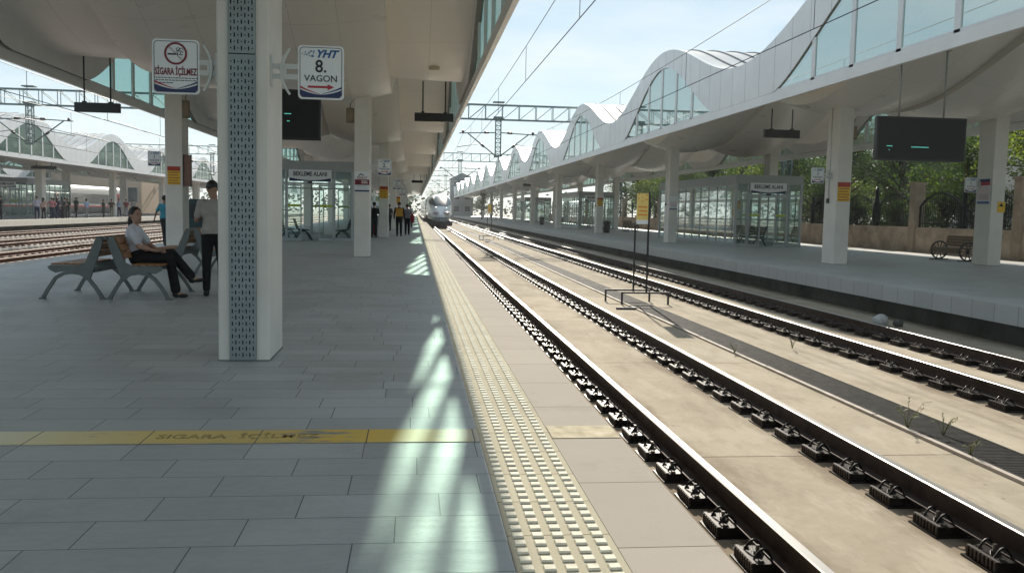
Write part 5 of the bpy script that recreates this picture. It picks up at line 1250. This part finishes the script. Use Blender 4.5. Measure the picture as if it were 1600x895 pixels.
building('white apartment block glimpsed behind the trees left of the big screen', 58, 74, 92, 108, 13, (.55, .54, .52), 4, 5)
# distant belt of trees round the horizon
b = MB(); rnd = random.Random(5)
for i in range(9000):
    if rnd.random() < .5: x, y = rnd.uniform(-160, 170), rnd.uniform(330, 380)
    else: x, y = rnd.choice((-1, 1)) * rnd.uniform(95, 130), rnd.uniform(20, 340)
    top = 7 + 2.5 * math.sin(x * .11 + y * .07) + 1.5 * math.sin(x * .31 + y * .23); P = Vector((x, y, -.9 + top * rnd.random() ** .7)); s = rnd.uniform(.9, 1.9)
    a = Vector((rnd.gauss(0, 1), rnd.gauss(0, 1), rnd.gauss(0, .6))).normalized(); c = a.cross(Vector((rnd.gauss(0, 1), rnd.gauss(0, 1), rnd.gauss(0, 1)))).normalized()
    b.add([P, P + (a + c * .6) * s * .5, P + a * s, P + (a - c * .6) * s * .5], [(0, 1, 2, 3)])
o = b.build('distant_trees', mat('distant_foliage', (.035, .05, .025), .9, var=.4, scale=.2, spec=.1)); o['kind'] = 'stuff'; o['label'] = 'hazy belt of trees along the horizon'

# ================================================================ TRAINS
def train_paint():
    m = bpy.data.materials.new('train_paint'); m.use_nodes = True; nt = m.node_tree; n = nt.nodes; l = nt.links; b = n['Principled BSDF']
    tc = n.new('ShaderNodeTexCoord'); s = n.new('ShaderNodeSeparateXYZ'); l.new(tc.outputs['Object'], s.inputs[0])
    r = n.new('ShaderNodeValToRGB'); r.color_ramp.interpolation = 'CONSTANT'; e = r.color_ramp.elements
    e[0].position = 0; e[0].color = (.03, .035, .04, 1); e[1].position = .135; e[1].color = (.20, .27, .33, 1)
    for p, c in ((.235, (.045, .16, .22)), (.262, (.62, .67, .72)), (.36, (.76, .79, .81))): q = e.new(p); q.color = (*c, 1)
    l.new(math_node(nt, 'DIVIDE', s.outputs[2], 4.0), r.inputs[0]); l.new(r.outputs[0], b.inputs['Base Color'])
    b.inputs['Roughness'].default_value = .28; b.inputs['Coat Weight'].default_value = .5; return m
def nose(u):
    """u 0 tip .. 1 full section: half width, bottom, top"""
    k = min(1, u); return (1.47 * (1 - (1 - k) ** 2.6) ** .5 if k > 0 else 0.02) * .97 + .03, .32 + .25 * (1 - k) ** 3, 1.25 + 2.6 * math.sin(min(1, k * 1.05) * PI / 2) ** .85
t = thing('high_speed_train', 'white and pale blue high speed train with a rounded nose approaching on the nearest track', 'train', (2.98, 103, -.49))
b = MB(); ys = [0, .1, .25, .5, .85, 1.3, 1.9, 2.7, 3.6, 4.6, 5.8, 7.0, 8.5, 26]; n = 28
def ring(y, grow=0.0):
    w_, zb, zt = nose(y / 8.0); P = []
    zc = (zb + zt) / 2; hh = (zt - zb) / 2
    for k in range(n):
        a = 2 * PI * k / n; c, s = math.cos(a), math.sin(a); e = .62
        P.append(((w_ + grow) * math.copysign(abs(c) ** e, c), y - grow * 1.2, zc + (hh + grow) * math.copysign(abs(s) ** e, s)))
    return P
vs = [p for y in ys for p in ring(y)]
b.add(vs, [(i * n + k, i * n + (k + 1) % n, (i + 1) * n + (k + 1) % n, (i + 1) * n + k) for i in range(len(ys) - 1) for k in range(n)], 0, True); b.add(ring(0), [tuple(range(n - 1, -1, -1))], 0, True)
TP = train_paint(); b.build('front_car_body', TP, t, local=True)
def patch(u0, u1, a0, a1, g, nm, m, nn=10, taper=None):
    b = MB(); vs = []
    for i in range(nn + 1):
        y = u0 + (u1 - u0) * i / nn; w_, zb, zt = nose(y / 8.0); zc, hh = (zb + zt) / 2, (zt - zb) / 2
        for j in range(nn + 1):
            f = taper(i / nn) if taper else 1; mid = (a0 + a1) / 2; a = mid + (a0 + (a1 - a0) * j / nn - mid) * f; c, s = math.cos(a), math.sin(a)
            vs.append(((w_ + g) * math.copysign(abs(c) ** .62, c), y - g, zc + (hh + g) * math.copysign(abs(s) ** .62, s)))
    b.add(vs, [(i * (nn + 1) + j, i * (nn + 1) + j + 1, (i + 1) * (nn + 1) + j + 1, (i + 1) * (nn + 1) + j) for i in range(nn) for j in range(nn)], 0, True); return b.build(nm, m, t, local=True)
patch(1.9, 4.9, R(38), R(142), .03, 'windscreen', mat('train_windscreen', (.010, .03, .045), .2, var=0, spec=.4), taper=lambda u: .55 + .75 * math.sin(min(1, u * 1.3) * PI / 2) - .3 * max(0, u - .7))
for s in (-1, 1):
    q = MB(); q.ell((s * .62, .93, 2.13), (.20, .25, .09), 12, 8); q.build('headlight', mat('headlight_lens', (.8, .82, .82), .15, var=0), t, local=True)
    q = MB(); q.ell((s * .60, .55, 1.55), (.42, .30, .17), 12, 8); q.build('nose_panel', mat('pink_grey_panel', (.42, .36, .40), .3, var=0), t, local=True)
MB().box(-.28, .28, .02, .3, .62, .95).build('coupler_hatch', mat('train_grey', (.10, .13, .16), .4, var=0), t, local=True)
b = MB(); b.prism([(-1.30, .05), (1.30, .05), (1.42, .62), (-1.42, .62)], 1.2, 25.5, 'y'); b.build('underframe', mat('train_underside', (.01, .012, .014), .7, var=.1), t, local=True)
for k in range(4):
    y0 = 26.6 + k * 25.4; b = MB(); P = [(1.50 * math.copysign(abs(math.cos(2 * PI * q / n)) ** .4, math.cos(2 * PI * q / n)), 2.08 + 1.77 * math.copysign(abs(math.sin(2 * PI * q / n)) ** .5, math.sin(2 * PI * q / n))) for q in range(n)]
    b.prism(P, y0, y0 + 24.8, 'y'); c = b.build('passenger_car_body', TP, t, local=True)
    for s in (-1, 1): MB().box(*sorted((s * 1.495, s * 1.515)), y0 + 1.8, y0 + 23, 1.95, 2.75).build('window_band', M_cgl, c, local=True)
# train beside the far platform
t = thing('passenger_train', 'white passenger train with red doors standing behind the far platform at left', 'train', (-41.8, 62, -.35))
RW = mat('train_white', (.72, .72, .73), .3, var=.05); RR = mat('train_red_door', (.55, .03, .04), .35, var=.05)
P = [(1.45 * math.copysign(abs(math.cos(2 * PI * q / n)) ** .35, math.cos(2 * PI * q / n)), 2.15 + 1.75 * math.copysign(abs(math.sin(2 * PI * q / n)) ** .5, math.sin(2 * PI * q / n))) for q in range(n)]
for k in range(4):
    y0 = -8.2 - 25 + k * 25.2; b = MB(); b.prism(P, y0, y0 + 24.6, 'y'); c = b.build('car_body', RW, t, local=True)
    MB().box(1.445, 1.47, y0 + 3.2, y0 + 21.4, 1.75, 2.85).build('window_band', mat('train_window_grey', (.16, .17, .18), .12, var=.1), c, local=True)
    MB().box(1.445, 1.465, y0 + 2.9, y0 + 21.7, 1.25, 1.40).build('red_stripe', RR, c, local=True)
    for d in (1.3, 22.4):
        dd = MB(); dd.box(1.445, 1.48, y0 + d, y0 + d + 1.0, .75, 3.05); o = dd.build('door', RR, t, local=True); MB().box(1.481, 1.488, y0 + d + .3, y0 + d + .7, 1.9, 2.7).build('door_window', M_cgl, o, local=True)
    b = MB(); b.box(-1.3, 1.3, y0 + .5, y0 + 24, .1, .55); b.build('underframe', M_blk, t, local=True)
# ================================================================ CATENARY
M_cat = mat('grey_green_galvanised_steel', (.16, .21, .21), .5, .5, var=.15, scale=4); M_wire = mat('dark_wire', (.05, .05, .055), .5, .5, var=0); M_ins = mat('brown_insulator', (.06, .04, .04), .3, var=0)
def lattice(b, A, B, w, d, n, r=.05):
    """square lattice from A to B; w sideways (local a), d depth (local c)"""
    A = Vector(A); B = Vector(B); ax = (B - A).normalized()
    if abs(ax.z) > .5: a, c = Vector((1, 0, 0)), Vector((0, 1, 0))
    else: a, c = Vector((0, 1, 0)), Vector((0, 0, 1))
    cs = [a * w / 2 * i + c * d / 2 * j for i, j in ((-1, -1), (1, -1), (1, 1), (-1, 1))]
    for q in cs: b.bar(A + q, B + q, r * 1.5)
    hor = abs(ax.z) < .5
    for k in range(n):
        p, q = A.lerp(B, k / n), A.lerp(B, (k + 1) / n)
        for m in range(4):
            u, v = cs[m], cs[(m + 1) % 4]
            if hor:
                if m in (1, 3): b.bar(p + cs[1 if m == 1 else 0], p + cs[2 if m == 1 else 3], r * .9); lo, hi = (cs[1], cs[2]) if m == 1 else (cs[0], cs[3]); b.bar(p + (hi if k * 2 < n else lo), q + (lo if k * 2 < n else hi), r * .8)
                continue
            b.bar(p + (u if k % 2 else v), q + (v if k % 2 else u), r * .8); b.bar(p + u, p + v, r * .8)
NAM = ['nearest', 'second', 'third', 'fourth']
for gi, gy in enumerate((57.5, 106.5, 155.5, 204.5)):
    t = thing('catenary_portal', '%s steel lattice portal carrying the overhead wires across the tracks' % NAM[gi], 'catenary portal', (5.2, gy, 7.8), 0, 'lattice portals over the tracks')
    b = MB(); lattice(b, (-53, gy, 7.70), (25, gy, 7.70), .5, .92, 72 if gi < 2 else 36, .042); b.build('lattice_beam', M_cat, t)
    for x in (-53, 24.6):
        b = MB(); lattice(b, (x, gy, -.85), (x, gy, 7.4), .5, .5, 10, .07); b.build('mast', M_cat, t)
    for px_ in (5.25, -23.3, -46.5):
        if px_ < -40 and gi > 1: continue
        b = MB(); lattice(b, (px_, gy, 7.42), (px_, gy, 4.95), .34, .34, 9 if gi < 2 else 5, .03); b.box(px_ - .3, px_ + .3, gy - .3, gy + .3, 7.3, 7.42); b.box(px_ - .24, px_ + .24, gy - .24, gy + .24, 4.85, 4.97); b.box(px_ - .35, px_ + .35, gy - .3, gy + .3, 8.31, 8.37)
        d = b.build('drop_post', M_cat, t)
        for s in (-1, 1):
            b = MB(); b.tube([(px_ + s * .2, gy, 4.98), (px_ + s * 1.95, gy, 6.33)], .04, 6); b.tube([(px_ + s * .18, gy, 6.42), (px_ + s * 2.5, gy, 6.33)], .035, 6); b.tube([(px_ + s * 1.1, gy, 5.7), (px_ + s * 2.6, gy, 5.45)], .025, 5)
            a_ = b.build('cantilever_arm', M_cat, d); b = MB(); b.tube([(px_ + s * .9, gy, 5.5), (px_ + s * 1.1, gy, 5.66)], .075, 8); b.tube([(px_ + s * .6, gy, 6.42), (px_ + s * .9, gy, 6.41)], .075, 8); b.ell((px_ + s * 2.25, gy, 6.42), (.09, .09, .12), 8, 6); b.build('insulator', M_ins, a_)
wl = [(3.0, 'over the nearest track', 1), (7.55, 'over the second track, right of the drain grate', 1), (-13.45, 'over the ballasted track nearest our platform', 0), (-17.95, 'over the middle ballasted track', 0), (-22.9, 'over the ballasted track by the far platform', 0)]
for (x, lab, near) in wl:
    t = thing('overhead_wire', 'overhead contact wire with droppers %s' % lab, 'overhead wire', (x, 54, 5.0), 0, 'overhead wires above the tracks')
    b = MB(); b.tube([(x, -8, 5.0), (x, 215, 5.0)], .010 if near else .015, 5); b.build('contact_wire', M_wire, t)
    b = MB(); pts = []
    for s0 in (8.5, 57.5, 106.5, 155.5):
        for k in range(13):
            u = k / 12; pts.append((x, s0 + 49 * u, 6.33 - 4 * .42 * u * (1 - u)))
            if 0 < k < 12 and k % 2 == 0: d = MB(); d.tube([(x, s0 + 49 * u, 5.0), (x, s0 + 49 * u, pts[-1][2])], .007 if near else .01, 4); d.build('dropper', M_wire, t)
    pts = [(x, -8, 6.2)] + pts; b.tube(pts, .009 if near else .014, 5); b.build('carrier_wire', M_wire, t)
# ================================================================ AIR
def haze():
    b = MB(); b.box(-400, 400, -70, 900, -2.2, 40); o = b.build('haze', (m := bpy.data.materials.new('thin_haze'))); m.use_nodes = True; n = m.node_tree.nodes; n.remove(n['Principled BSDF'])
    v = n.new('ShaderNodeVolumePrincipled'); v.inputs['Density'].default_value = HAZE; v.inputs['Color'].default_value = (.9, .95, 1, 1); v.inputs['Anisotropy'].default_value = .3
    m.node_tree.links.new(v.outputs[0], n['Material Output'].inputs['Volume']); o['kind'] = 'stuff'
HAZE = 0.00035
if HAZE > 0: haze()
